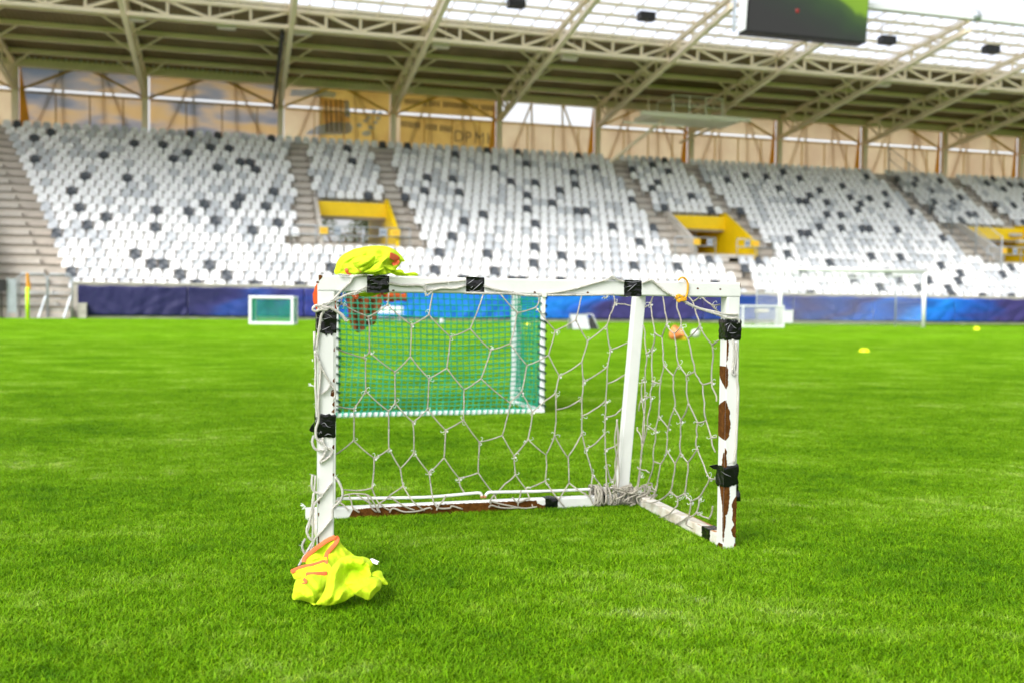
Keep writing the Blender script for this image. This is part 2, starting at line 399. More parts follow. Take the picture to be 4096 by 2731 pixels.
# crossbar
m = MB(); m.beam(G(-T/2, 0, GH-T/2), G(GW+T/2, 0, GH-T/2), T, T, up=UP, r=.004)
cb = G(-T/2, -T/2, GH)
wear(m, cb, gu, -UP, -gn, [(.0, .0007, .017), (.005, .0007, .012), (.011, .0007, .002)], .001)
for x, y in ((2024+26, 1170), (2138, 1170), (2350, 1171), (1490, 1161), (1572, 1163), (2880, 1158), (2790, 1155), (1270, 1130)):
    p = onP(x, y, *face(.0)); a = (p-cb).dot(gu); z = GH-p.z
    wear(m, cb, gu, -UP, -gn, [(a-.003, z-.001, z+.001), (a, z-.003, min(z+.002, T)), (a+.004, z-.0015, min(z+.002, T))], .0006)
wear(m, cb, gu, -UP, -gn, [(GW+T-.0022, .0007, .012), (GW+T-.0004, .0007, .018)], .0005)
smooth_angle(m.build('crossbar', [M['paint'], M['rust']], goal))
# base: side bars, rear bar, rear posts, top side bars
GD = .67; B0 = .038
m = MB(); m.beam(G(.022, T/2, B0/2), G(.022, GD-B0/2, B0/2), B0, B0, r=.004); m.build('base_bar', M['stained'], goal)
m = MB(); m.beam(G(GW, T/2, B0/2), G(GW, GD-B0/2, B0/2), B0, B0, r=.004)
cr = G(GW-B0/2, T/2, B0)
wear(m, cr, gn, gu, UP, [(.02, .001, .02), (.05, .001, .012), (.09, .0, .006), (.14, .0, .002)], .0015)
wear(m, cr, gn, gu, UP, [(.04, .028, .038), (.12, .030, .038), (.2, .034, .038), (.3, .036, .038)], .0015)
smooth_angle(m.build('base_bar', [M['stained'], M['bare_metal']], goal))
m = MB(); m.beam(G(-.008, GD, B0/2), G(GW+B0/2, GD, B0/2), B0, B0, r=.004)
cbk = G(0, GD-B0/2, B0)
def xa(px): return (onP(px, 2010, cbk, gn)-cbk).dot(gu)
wear(m, cbk, gu, -UP, -gn, [(xa(1392), .036, .037), (xa(1412), .008, .037), (xa(1460), .004, .037), (xa(1700), .003, .037), (xa(2000), .003, .037), (xa(2145), .004, .037), (xa(2150), .016, .037), (xa(2170), .022, .037), (xa(2200), .024, .037), (xa(2215), .034, .037), (xa(2240), .0365, .037)], .002)
smooth_angle(m.build('base_bar', [M['paint'], M['rust']], goal))['label'] = 'rear base bar with a long rusty stretch'
RI = .07
rl0 = G(RI, GD-.002, B0); rr0 = G(GW-RI, GD-.002, B0)
m = MB(); m.beam(rl0, G(RI, GD-.002, GH-.034), .040, .040, up=-gn, r=.004); smooth_angle(m.build('rear_post', M['paint'], goal))
rr1 = onP(2556, 1150, rr0, gn); rr1.z = GH-.034
m = MB(); m.beam(rr0, rr1, .044, .034, up=-gn, r=.004); smooth_angle(m.build('rear_post', M['paint'], goal))
for a, tp in ((0, G(RI, GD, GH-.02)), (GW, rr1+UP*.014)):
    m = MB(); m.beam(G(a, T/2, GH-.016), tp, .028, .026, r=.003); smooth_angle(m.build('top_bar', M['paint'], goal))
# net rails: thin rods on the rear bar
ZC = (1300, 1600, .28694); ZD = (1900, 1600, .28694); ZA = (1300, 1150, .28694); ZB = (1900, 1150, .28694)
ZE = (2450, 1150, .23912); ZF = (2450, 1525, .23912); ZG = (2500, 1750, .31884)
Z1 = (1100, 950, .28694); Z2 = (1100, 1400, .28694); Z3 = (1100, 1900, .35067); Z4 = (1700, 1050, .28694); Z5 = (2300, 1050, .29762)
def zp(q, z): return (z[0]+q[0]*z[2], z[1]+q[1]*z[2])
def path(pts, z, p, n): return [onP(*zp(q, z), p, n) for q in pts]
railp = (G(0, GD+B0/2+.004, 0), gn)
m = MB()
m.tube(spline(path([(150, 1420), (185, 1385), (240, 1367), (1000, 1357), (1500, 1342), (2060, 1292), (2150, 1288), (2180, 1310), (2190, 1350)], ZC, *railp), 4), .0052, 8)
m.build('net_rail', M['paint'], goal, True)
m = MB()
m.tube(spline(path([(140, 1350), (160, 1305), (195, 1282), (260, 1277), (1000, 1262), (1700, 1232), (2050, 1215)], ZD, *railp), 4), .0052, 8)
m.k = 1
for q in ((95, 1340), (140, 1340)): m.ball(onP(*zp(q, ZD), *railp), .007, 7, 4)
m.build('net_rail', [M['paint'], M['bare_metal']], goal, True)

# tape wraps
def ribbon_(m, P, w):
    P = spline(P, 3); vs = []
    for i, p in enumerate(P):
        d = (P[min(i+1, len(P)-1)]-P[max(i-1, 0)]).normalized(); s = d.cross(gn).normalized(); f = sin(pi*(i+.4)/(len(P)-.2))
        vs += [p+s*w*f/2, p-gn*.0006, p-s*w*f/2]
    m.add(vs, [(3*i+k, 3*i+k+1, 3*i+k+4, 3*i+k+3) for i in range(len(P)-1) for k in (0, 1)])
def tape(p0, axis, a0, a1, u, v, hu, hv, ragged=.0, skew=0.0, flap=None, label=None, scuff_glints=()):
    """wrap round a bar: from a0 to a1 along axis, half sizes hu, hv in the directions u, v"""
    m = MB(); nr, na = 40, 12; vs = []
    for j in range(na+1):
        for i in range(nr):
            t = i/nr*4; k = int(t); f = t-k
            cu = [(-1, -1), (1, -1), (1, 1), (-1, 1), (-1, -1)]
            x = cu[k][0]*(1-f)+cu[k+1][0]*f; y = cu[k][1]*(1-f)+cu[k+1][1]*f
            a = a0+(a1-a0)*j/na + skew*x
            if j in (0, na): a += (ragged*(noise.noise(V((i*.9, j, a0*50)))*1.2) if ragged else 0)
            q = p0 + axis*a
            w = .0018 + .0022*noise.noise(V((q.x*60, q.y*60, q.z*60 + i*.5))) + (.0012*noise.noise(V((q.x*140, i*1.3, q.z*140))))
            if j in (0, na): w = .0007
            vs.append(q + u*(hu+w)*x*1.0 + v*(hv+w)*y)
    fs = [(j*nr+i, j*nr+(i+1)%nr, (j+1)*nr+(i+1)%nr, (j+1)*nr+i) for j in range(na) for i in range(nr)]
    m.add(vs, fs)
    if flap: flap(m)
    m.k = 1
    for zz, l in scuff_glints: ribbon_(m, path(l, zz, *face(.0042)), .0016)
    o = m.build('tape_wrap', [M['tape'], M['scuff_glint']], goal); smooth_angle(o, 50)
    if label: o['label'] = label
    return o
def xf(px): return (onP(px, 1140, *face(.0))-G(0, -T/2, 0)).dot(gu)
h = T/2
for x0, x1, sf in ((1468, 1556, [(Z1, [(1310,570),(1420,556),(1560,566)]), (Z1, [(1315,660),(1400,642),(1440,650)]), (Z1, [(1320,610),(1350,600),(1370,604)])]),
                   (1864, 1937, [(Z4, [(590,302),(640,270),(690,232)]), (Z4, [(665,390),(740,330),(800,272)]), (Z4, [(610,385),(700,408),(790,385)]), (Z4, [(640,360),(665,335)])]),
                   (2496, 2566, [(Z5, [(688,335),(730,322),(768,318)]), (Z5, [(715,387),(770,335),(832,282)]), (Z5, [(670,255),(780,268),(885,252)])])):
    tape(G(0, 0, GH-h), gu, xf(x0), xf(x1), gn, UP, h, h, ragged=.0012, scuff_glints=sf)
def rag_l(m):
    for (x, y, l) in ((715, 1345, 40), (790, 1340, 45), (660, 1320, 25)):
        pts = path([(x-30, y-45), (x+25, y-55), (x+8, y+l*.5), (x-8, y+l*.6)], Z1, *face(.003))
        m.prism(pts, gn*.001)
tape(G(0, 0, 0), UP, zl(1330), zl(1237), gu, gn, h+.003, h+.001, ragged=.004, flap=rag_l, scuff_glints=[(Z1, [(555,1120),(620,1128),(690,1140),(780,1112)]), (Z1, [(640,1300),(700,1275),(770,1240)]), (Z1, [(690,1060),(760,1090),(800,1130)])])
def rag_l2(m):
    pts = path([(545, 1000), (500, 1060), (475, 1110), (500, 1135), (545, 1140)], Z2, *face(-.01)); m.prism(pts, gn*.004)
tape(G(-.002, 0, 0), UP, zl(1742), zl(1650), gu, gn, h+.003, h+.002, ragged=.004, flap=rag_l2, scuff_glints=[(Z2, [(640,1030),(690,1010),(730,1060),(780,1070)]), (Z2, [(610,1175),(640,1130),(650,1160)]), (Z2, [(690,1190),(740,1165),(790,1180)])])
tape(G(GW, 0, 0), UP, zr(1356), zr(1274), gu, gn, h+.001, h+.001, ragged=.003, scuff_glints=[(Z5, [(2020,850),(2040,830),(2070,815)]), (Z5, [(2050,930),(2065,870),(2100,820)]), (Z5, [(2070,945),(2120,950),(2170,940)]), (Z5, [(2090,820),(2140,870),(2175,890)])])
def flap_r(m):
    pts = path([(1345, 430), (1380, 500), (1425, 620), (1455, 780), (1400, 800), (1340, 780)], ZG, G(GW, .0, 0), gn)
    A = path([(1330,430),(1332,520),(1334,620),(1336,720),(1340,800)], ZG, G(GW, .0, 0), gn); B_ = path([(1368,440),(1395,520),(1428,620),(1448,715),(1458,795)], ZG, G(GW, .0, 0), gn)
    vs = []
    for a_, b_ in zip(spline(A, 4), spline(B_, 4)):
        for t in range(7): p = a_.lerp(b_, t/6); vs.append(p + gn*(.014*noise.noise(p*60)))
    m.add(vs, [(i*7+j, i*7+j+1, (i+1)*7+j+1, (i+1)*7+j) for i in range(len(vs)//7-1) for j in range(6)])
    pts = path([(1160, 330), (1052, 350), (1110, 392), (1160, 400)], ZG, *face(.004)); m.prism(pts, gn*.002)
tape(G(GW, 0, 0), UP, zr(1934), zr(1852), gu, gn, h+.001, h+.001, ragged=.004, skew=.004, flap=flap_r, scuff_glints=[(ZG, [(1210,420),(1260,455),(1330,485)]), (ZG, [(1280,345),(1310,320),(1345,312)])])
tape(G(GW, T/2, B0/2), gn, .045, .10, gu, UP, B0/2, B0/2, ragged=.006)
tape(G(0, GD, B0/2), gu, xa(2180), xa(2232), gn, UP, B0/2, B0/2, ragged=.003)
tape(G(0, GD, B0/2), gu, xa(2385), xa(2430), gn, UP, B0/2, B0/2, ragged=.003)

# net: traced cord by cord, back panel and right side panel
back = (G(0, GD+.030, 0), gn)
low = (G(0, GD-B0/2-.008, 0), gn)
pa, pb = rr0 + gu*.03 - gn*.015, G(GW-.012, -.005, 0)
sn = (pb-pa); sn.z = 0; sn = V((-sn.y, sn.x, 0)).normalized(); side = (pa, sn)
net_edges = []
def cords(z, plane, lists):
    for l in lists:
        P = path(l, z, *plane)
        if plane is back: P = [onP(*proj(q), *low) if q.z < .050 else q for q in P]
        net_edges.append((P, plane))
cords(ZA, back, [
 [(175,265),(235,230),(605,410),(870,245),(1205,525),(1450,385),(1750,690),(2025,575)],
 [(870,245),(885,170),(890,60)], [(1450,385),(1470,250),(1508,60)], [(235,230),(225,200),(258,80)],
 [(605,410),(620,540),(620,900)], [(1205,525),(1203,700),(1190,960)], [(1750,690),(1730,900),(1700,1120)],
 [(165,850),(360,925),(540,975),(620,900),(975,1175),(1190,960),(1450,1265),(1700,1120),(1940,1420)],
 [(540,975),(565,1010),(568,1440)], [(975,1175),(980,1560),(980,1608)], [(1450,1265),(1438,1568),(1430,1688)], [(1940,1420),(1938,1568),(1930,1843)]])
cords(ZB, back, [
 [(-66,575),(0,420),(110,110),(140,90)], [(-66,575),(220,870),(490,780),(725,1085),(1025,940),(1175,1230),(1490,1035),(1510,1305)],
 [(355,95),(590,355),(850,280),(1120,605),(1405,455),(1570,745),(1835,535),(1885,870),(2091,785),(2230,700)],
 [(850,280),(890,200),(900,100)], [(1405,455),(1450,280),(1492,100)], [(1835,535),(1880,390),(1950,220),(1930,90)], [(1950,220),(2091,235),(2200,260)],
 [(590,355),(560,520),(490,780)], [(1120,605),(1080,760),(1025,940)], [(1570,745),(1530,900),(1490,1035)], [(1885,870),(1868,980),(1845,1100)],
 [(220,870),(160,1060),(85,1265)], [(-151,1420),(0,1328),(85,1265),(440,1568),(495,1608)],
 [(725,1085),(690,1280),(650,1450),(520,1568),(495,1608)], [(650,1450),(715,1568),(800,1728)],
 [(1175,1230),(1140,1380),(1120,1470),(985,1568),(800,1728)], [(1120,1470),(1130,1568),(1130,1698)],
 [(1510,1305),(1680,1220),(1845,1100),(1840,1335),(1960,1290),(2091,1210),(2180,1165)], [(1510,1305),(1490,1545)], [(1840,1335),(1820,1578)]])
cords(ZC, back, [
 [(150,75),(400,120),(568,-128),(885,150),(980,40),(1225,305),(1430,120),(1680,415),(1930,275),(2151,580)],
 [(885,150),(890,400),(890,680)], [(400,120),(405,300),(400,560)], [(1225,305),(1240,500),(1240,730)], [(1680,415),(1672,600),(1660,800)],
 [(140,760),(400,560),(685,805),(895,675),(1050,950),(1240,730),(1450,1010),(1660,800),(1870,1085),(2136,1010)],
 [(685,805),(680,1000),(655,1220)], [(1050,950),(1070,1080),(1090,1195)], [(1450,1010),(1470,1150),(1505,1380)], [(1870,1085),(1880,1180),(1940,1280)],
 [(135,1060),(180,1110),(240,1240),(440,1255),(655,1220),(710,1360),(750,1430)], [(1090,1195),(920,1310),(760,1430)], [(1090,1195),(1220,1400),(1380,1530)],
 [(125,1100),(190,1140),(245,1260),(235,1380),(180,1450),(110,1500)]])
cords(ZD, back, [
 [(60,580),(380,490),(545,775),(740,545),(990,760),(1110,495),(1290,795),(1490,460),(1540,675),(1680,600),(1810,460),(1815,685),(1950,640),(2091,510),(2200,440)],
 [(380,490),(430,310),(495,40)], [(740,545),(780,350),(800,160)], [(1110,495),(1130,300),(1130,130),(1130,-60)], [(1130,130),(1300,90),(1490,-23)],
 [(1490,460),(1495,215),(1490,-23)], [(1495,215),(1640,140),(1820,10)], [(1815,235),(1810,460)], [(1820,10),(1815,235),(1960,200),(2091,70),(2200,10)],
 [(60,580),(50,800),(45,1010),(270,1310),(340,1490)], [(545,775),(565,1035),(420,1160),(290,1310)], [(565,1035),(710,1230),(810,1490)],
 [(710,1230),(980,1120),(1000,900),(990,760)], [(980,1120),(1165,1385),(1310,1150),(1300,800)], [(1310,1150),(1590,1335)], [(1165,1385),(1240,1470)],
 [(1540,675),(1600,880),(1640,1030),(1600,1340),(1640,1430)], [(1640,1030),(1720,1140),(1830,1290)], [(1815,685),(1830,900),(1840,1280)], [(1835,900),(1880,1100)],
 [(1890,1110),(2000,1060),(2091,980),(2160,900)]])
cords(ZE, side, [
 [(550,330),(635,265),(692,115)], [(635,265),(660,480),(710,765),(830,830),(905,630),(880,420),(835,115)], [(905,630),(1030,770),(1145,650),(1110,430),(1080,230)],
 [(1145,650),(1265,855),(1460,650),(1400,440),(1345,240),(1240,115)], [(1345,240),(1475,135),(1670,300),(1790,290)], [(1475,135),(1470,110)], [(1670,300),(1740,380)], [(1460,650),(1670,960),(1770,885)],
 [(710,765),(665,1020),(570,1100),(540,850),(515,640)], [(570,1100),(550,1350),(545,1560),(545,1818)], [(665,1020),(670,1560),(690,1575)],
 [(830,830),(850,1100),(865,1300),(1025,1475),(1110,1300),(1070,1000),(1030,770)], [(865,1300),(820,1480),(800,1598)], [(1025,1475),(1022,1568),(1030,1800),(1035,2018)],
 [(1265,855),(1330,1180),(1375,1400),(1245,1475),(1110,1300)], [(1375,1400),(1440,1510),(1510,1618)], [(1245,1475),(1245,1568),(1270,1928)], [(1670,960),(1665,1300),(1660,1578)]])
cords(ZF, side, [
 [(500,-20),(490,280),(440,480)], [(545,250),(640,260),(655,100),(670,-10)], [(490,280),(530,560)], [(545,250),(535,560)],
 [(640,260),(610,520),(590,740),(720,820),(775,580),(790,300),(800,30),(690,0)], [(590,740),(560,880),(520,1030)], [(775,580),(935,775),(1035,450)], [(720,820),(690,1100),(685,1330),(810,1375),(905,1150),(920,950),(935,775)],
 [(1035,450),(1145,650),(1270,360),(1425,690),(1565,650),(1540,350),(1510,50),(1660,10),(1700,160),(1740,320)],
 [(1145,650),(1142,900),(1140,1200),(1045,1375),(905,1150)], [(1140,1200),(1260,1350),(1410,1140),(1415,900),(1425,690)], [(1565,650),(1655,935),(1730,930)], [(1655,935),(1715,1170)],
 [(530,560),(500,1030),(470,1300),(440,1568),(400,1800)], [(535,560),(515,1030),(485,1300),(460,1568),(420,1810)], [(415,770),(450,860),(490,1000),(495,1200)], [(420,1430),(480,1470),(560,1480),(610,1520)]])
cords(ZG, side, [
 [(360,300),(310,500),(255,680)], [(445,325),(410,520),(380,680),(320,760)], [(630,320),(600,520),(565,680),(655,745),(745,700),(775,500),(790,310)],
 [(565,680),(470,760),(350,810),(230,800)], [(655,745),(655,850),(560,950),(410,1000),(430,1060)], [(745,700),(830,795),(930,745),(1000,630),(1060,510),(990,340),(910,150)], [(1060,510),(1125,515)],
 [(830,795),(800,980),(640,1080),(480,1115)], [(930,745),(900,935),(780,1010),(760,1080),(850,1130)], [(900,935),(1055,1010),(1100,860)],
 [(420,1040),(520,1020),(620,1060)], [(250,590),(340,610),(390,660)]])
m = MB(); fm = m; rn = random.Random(3); junction = {}
for pl, plane in net_edges:
    off = plane[1]
    for a, b in zip(pl, pl[1:]):
        L_ = (b-a).length
        if L_ < .002: continue
        sag = V((0, 0, -1))*min(.006, L_*.03) + off*rn.uniform(-.004, .004)
        mid = (a+b)/2 + sag
        m.tube(spline([a, mid, b], 3), .00245, 6)
    for q in pl:
        m.ball(q, .0029, 6, 4)
        k = (round(q.x, 2), round(q.z, 2)); junction[k] = junction.get(k, 0)+1
        if junction[k] == 2 and rn.random() < .75 and q.z > .06:      # frayed tuft at a knot
            m.ball(q, .0046, 6, 4)
            c = q + gu*.006 - UP*.006
            for t in range(rn.randint(2, 4)):
                d = V((rn.uniform(-.3, 1), 0, rn.uniform(-1, .7))).normalized()
                w = V((-d.z, 0, d.x))*rn.choice((-1, 1))
                l = rn.uniform(.007, .016)
                m.k = 1; fm.tube(spline([q, q+d*l*.6+w*l*.2, q+d*l+w*l*.7, q+d*l*.6+w*l*.95], 3), .0007, 4)
            if rn.random() < .5: fm.ball(c, .004, 6, 4)
            m.k = 0
# cords lying on and round the rear bar
for z, lists in ((ZC, [[(240,1330),(390,1300),(600,1320),(690,1440),(750,1560)], [(330,1310),(370,1420),(390,1500),(480,1560)], [(590,1320),(640,1480),(720,1555)], [(760,1430),(830,1490),(910,1530)],
        [(900,1340),(1100,1470),(1250,1530)], [(900,1560),(950,1500),(1100,1550),(1300,1540),(1450,1495),(1490,1515)], [(1505,1380),(1520,1430),(1590,1500),(1740,1500),(1770,1470),(1920,1515)], [(1690,1320),(1650,1390),(1580,1470),(1555,1530)],
        [(150,1400),(250,1450),(330,1530)], [(440,1310),(560,1390),(650,1440)], [(750,1430),(740,1500),(770,1560)]]),
      (ZD, [[(210,1400),(350,1440),(600,1490),(700,1502),(810,1490)], [(190,1490),(230,1460),(340,1490),(480,1500),(620,1490)], [(270,1310),(210,1400),(220,1440)], [(520,1350),(600,1420),(740,1370),(760,1390)], [(600,1420),(600,1470)], [(640,1250),(630,1330),(600,1400)], [(810,1490),(860,1480)]])):
    for l in lists: m.tube(spline(path(l, z, *low), 5), .0029, 6)
# tangle round the right rear foot
for k in range(42):
    a0 = rn.uniform(xa(2370), GW-RI+.05); ph = rn.uniform(0, 6.28); turns = rn.uniform(.5, 1.1); ra = rn.uniform(.025, .044); dr = rn.uniform(-.05, .05)
    pts = []
    for j in range(7):
        t = j/6; an = ph+turns*6.28*t
        pts.append(G(a0+dr*t+rn.uniform(-.006, .006), GD+cos(an)*ra, max(.008, B0/2+.008+sin(an)*ra*1.2)))
    m.tube(spline(pts, 4), .0029, 6)
for k in range(26):
    a = GW-RI+rn.uniform(-.03, .10); b = GD-.04-rn.uniform(0, .03)
    m.tube(spline([G(a+rn.uniform(-.04, .04), b+rn.uniform(-.01, .02), rn.uniform(.01, .08)) for _ in range(4)], 4), .0029, 6)
for k in range(3):
    m.tube(spline([G(GW-RI-.035+rn.uniform(-.012, .012), GD-.035, z) for z in (.32, .24, .16, .09, .03)], 4), .0024, 6)
m.build('net', [M['rope'], M['fibre']], goal, True)

# ropes on the front of the frame
fc = face(.005)
ropes = [
 (Z1, .0034, [(600,980),(660,935),(740,915),(830,850),(930,740),(1040,640),(1080,575),(1130,542),(1285,524)]),
 (Z1, .0032, [(640,985),(720,945),(800,890),(900,850),(1000,800),(1130,762),(1278,690)]),
 (Z1, .0024, [(1000,800),(1130,790),(1210,745),(1280,715)]), (Z1, .0022, [(1040,530),(900,522),(930,519)]),
 (Z1, .0042, [(680,985),(780,985),(860,1030),(930,1080),(985,1150),(1012,1165)]),
 (Z1, .0036, [(660,990),(690,1005),(650,1080),(630,1180),(612,1300),(590,1440),(572,1568)]),
 (Z2, .0036, [(566,0),(595,100),(630,220),(630,400),(612,600),(603,800),(610,900),(600,1000),(570,1100),(582,1230),(680,1310),(712,1400),(620,1560)]),
 (Z1, .0036, [(548,1310),(552,1568)]), (Z2, .0034, [(556,0),(568,300),(562,480),(570,620),(578,800),(584,930)]),
 (Z2, .0030, [(600,130),(680,300),(780,470),(838,560),(834,650),(805,690)]), (Z2, .0026, [(780,470),(720,560),(645,610)]),
 (Z2, .0034, [(535,1190),(522,1290),(570,1380),(680,1385),(700,1350),(795,1400),(760,1480),(620,1570)]), (Z2, .003, [(660,1215),(690,1330),(710,1400)]),
 (Z3, .0034, [(425,-10),(420,130),(460,190),(535,226),(450,330),(400,500),(362,620),(390,710),(440,745)]), (Z3, .003, [(650,80),(600,150),(535,228)]),
 (Z3, .0032, [(690,10),(755,130),(770,230),(730,310),(662,370),(652,480),(570,590),(490,680),(440,745),(345,900),(272,1030)]),
 (Z3, .0028, [(440,200),(412,420),(400,540),(370,640)]), (Z3, .0028, [(462,0),(440,300),(432,600),(425,720)]), (Z3, .003, [(345,720),(310,800),(335,890)]), (Z3, .003, [(440,745),(430,800),(400,860)]),
 (Z1, .0038, [(1590,640),(1700,662),(1830,672),(1960,668),(2091,680)]), (Z4, .0030, [(0,305),(200,287),(400,270),(565,255)]),
 (Z4, .0038, [(0,330),(20,385),(130,382),(250,358),(400,368),(565,325)]), (Z4, .0028, [(0,395),(25,460),(110,400)]),
 (Z4, .0034, [(830,330),(960,375),(1130,402),(1250,432),(1400,455),(1600,472)]), (Z4, .0026, [(830,345),(1000,385),(1150,408)]),
 (Z4, .0034, [(560,426),(830,432),(1200,438),(1450,462),(1600,458),(2091,455)]), (Z4, .0032, [(1560,470),(1650,445),(1900,410),(2091,372)]),
 (Z5, .0032, [(0,360),(200,300),(400,245),(510,215),(560,230),(662,262)]), (Z5, .0036, [(440,225),(500,190),(540,222)]),
 (Z5, .0038, [(900,282),(1030,240),(1062,262),(1200,380),(1300,440),(1450,512),(1600,592),(1800,662),(1920,702),(2000,735),(2100,752),(2184,745)]),
 (Z5, .0034, [(1460,520),(1560,580),(1700,625),(1900,668),(2005,692),(2190,702)]), (Z5, .003, [(2150,740),(2200,770),(2205,800)]),
 (Z5, .0030, [(0,442),(300,437),(525,433)]), (Z5, .0026, [(385,465),(400,478),(430,470),(432,440)]),
 (Z5, .0028, [(2118,1030),(2140,1200),(2125,1380),(2110,1480),(2150,1512)]), (Z5, .003, [(2165,1060),(2160,1300),(2140,1420),(2175,1512)])]
m = MB()
for z, r, l in ropes: m.tube(spline(path(l, z, *fc), 6), r, 7)
for l in ([(590,945),(545,965),(527,1000),(560,1030),(640,1010),(735,1000),(660,960),(590,945)], [(540,985),(580,950),(700,985),(750,975)], [(620,975),(670,1010),(720,1010),(740,985)]):
    m.tube(spline(path(l, Z1, *face(.009)), 5), .0036, 7)
m.tube(spline([onP(*q, *face(.004)) for q in ((2944,1380),(2950,1440),(2948,1512),(2952,1560),(2950,1640),(2946,1720),(2943,1790),(2936,1850))], 6), .0042, 7)
m.k = 1
rn = random.Random(11)
for z, r, l in ropes:                                   # fuzz along the worn ropes
    P = spline(path(l, z, *face(.008)), 5)
    for p in P[::2]:
        for _ in range(2):
            d = V((rn.uniform(-1, 1), -.2, rn.uniform(-1, 1))).normalized()*rn.uniform(.003, .010)
            m.tube([p, p+d*.6+V((0, 0, rn.uniform(-.002, .002))), p+d], .00035, 3)
for z, q, d in ((Z2, (545, 500), (-80, -30)), (Z3, (340, 345), (-50, -20)), (Z3, (350, 350), (-40, 30)), (Z2, (530, 150), (-15, -20))):
    p = onP(*zp(q, z), *fc)
    for _ in range(7):
        e = onP(*zp((q[0]+d[0]*rn.uniform(.5, 1.1), q[1]+d[1]*rn.uniform(.2, 1.5)), z), *fc); m.tube(spline([p, (p+e)/2+UP*rn.uniform(-.003, .003), e], 3), .0006, 4)
m.build('rope', [M['rope_light'], M['fibre']], goal, True)
m = MB()
yc = [(1388,242),(1430,206),(1480,218),(1512,270),(1518,330),(1505,430),(1470,492),(1400,530)]
m.tube(spline(path(yc, Z5, *face(.005)), 6), .0031, 8)
for l in ([(1360,455),(1400,440),(1450,470),(1490,500),(1440,515),(1380,500),(1350,470)], [(1370,480),(1420,450),(1480,490)], [(1365,520),(1420,495),(1500,500)], [(1385,445),(1430,470),(1400,530),(1370,500)]):
    m.tube(spline(path(l, Z5, *face(.009)), 5), .0030, 7)
m.build('cord_loop', M['yellow_cord'], goal, True)['label'] = 'yellow cord tied over the crossbar'
m = MB(); p = path([(962, 115), (962, 200), (950, 360)], ZB, *face(.006)); m.beam(p[0], p[1], .0085, .0018, up=gn); m.beam(p[1], p[2], .0085, .0018, up=gn); m.box(path([(965, 105)], ZB, *face(.008))[0], (.012, .008, .012), (gu, gn, UP))
m.build('cable_tie', M['tie'], goal)
# ------------------------------------------------------------------ crumpled bibs
def resample(poly, step):
    out = []
    for a, b in zip(poly, poly[1:]+poly[:1]):
        n = max(1, int(math.hypot(b[0]-a[0], b[1]-a[1])/step))
        out += [(a[0]+(b[0]-a[0])*i/n, a[1]+(b[1]-a[1])*i/n) for i in range(n)]
    return out
def inside(x, y, poly):
    c = False
    for (x0, y0), (x1, y1) in zip(poly, poly[1:]+poly[:1]):
        if (y0 > y) != (y1 > y) and x < (x1-x0)*(y-y0)/(y1-y0)+x0: c = not c
    return c
def segd(x, y, a, b):
    dx, dy = b[0]-a[0], b[1]-a[1]; l = dx*dx+dy*dy
    t = 0 if l == 0 else max(0, min(1, ((x-a[0])*dx+(y-a[1])*dy)/l))
    return math.hypot(x-a[0]-dx*t, y-a[1]-dy*t)
def polyd(x, y, p): return min(segd(x, y, a, b) for a, b in zip(p, p[1:]))
def smooth_poly(pts, k=4):
    n = len(pts); out = []
    for i in range(n):
        a, b, c, d = pts[i-1], pts[i], pts[(i+1) % n], pts[(i+2) % n]
        for j in range(k):
            t = j/k
            out.append(tuple(.5*(2*b[q] + (c[q]-a[q])*t + (2*a[q]-5*b[q]+4*c[q]-d[q])*t*t + (3*b[q]-a[q]-3*c[q]+d[q])*t**3) for q in range(len(b))))
    return out
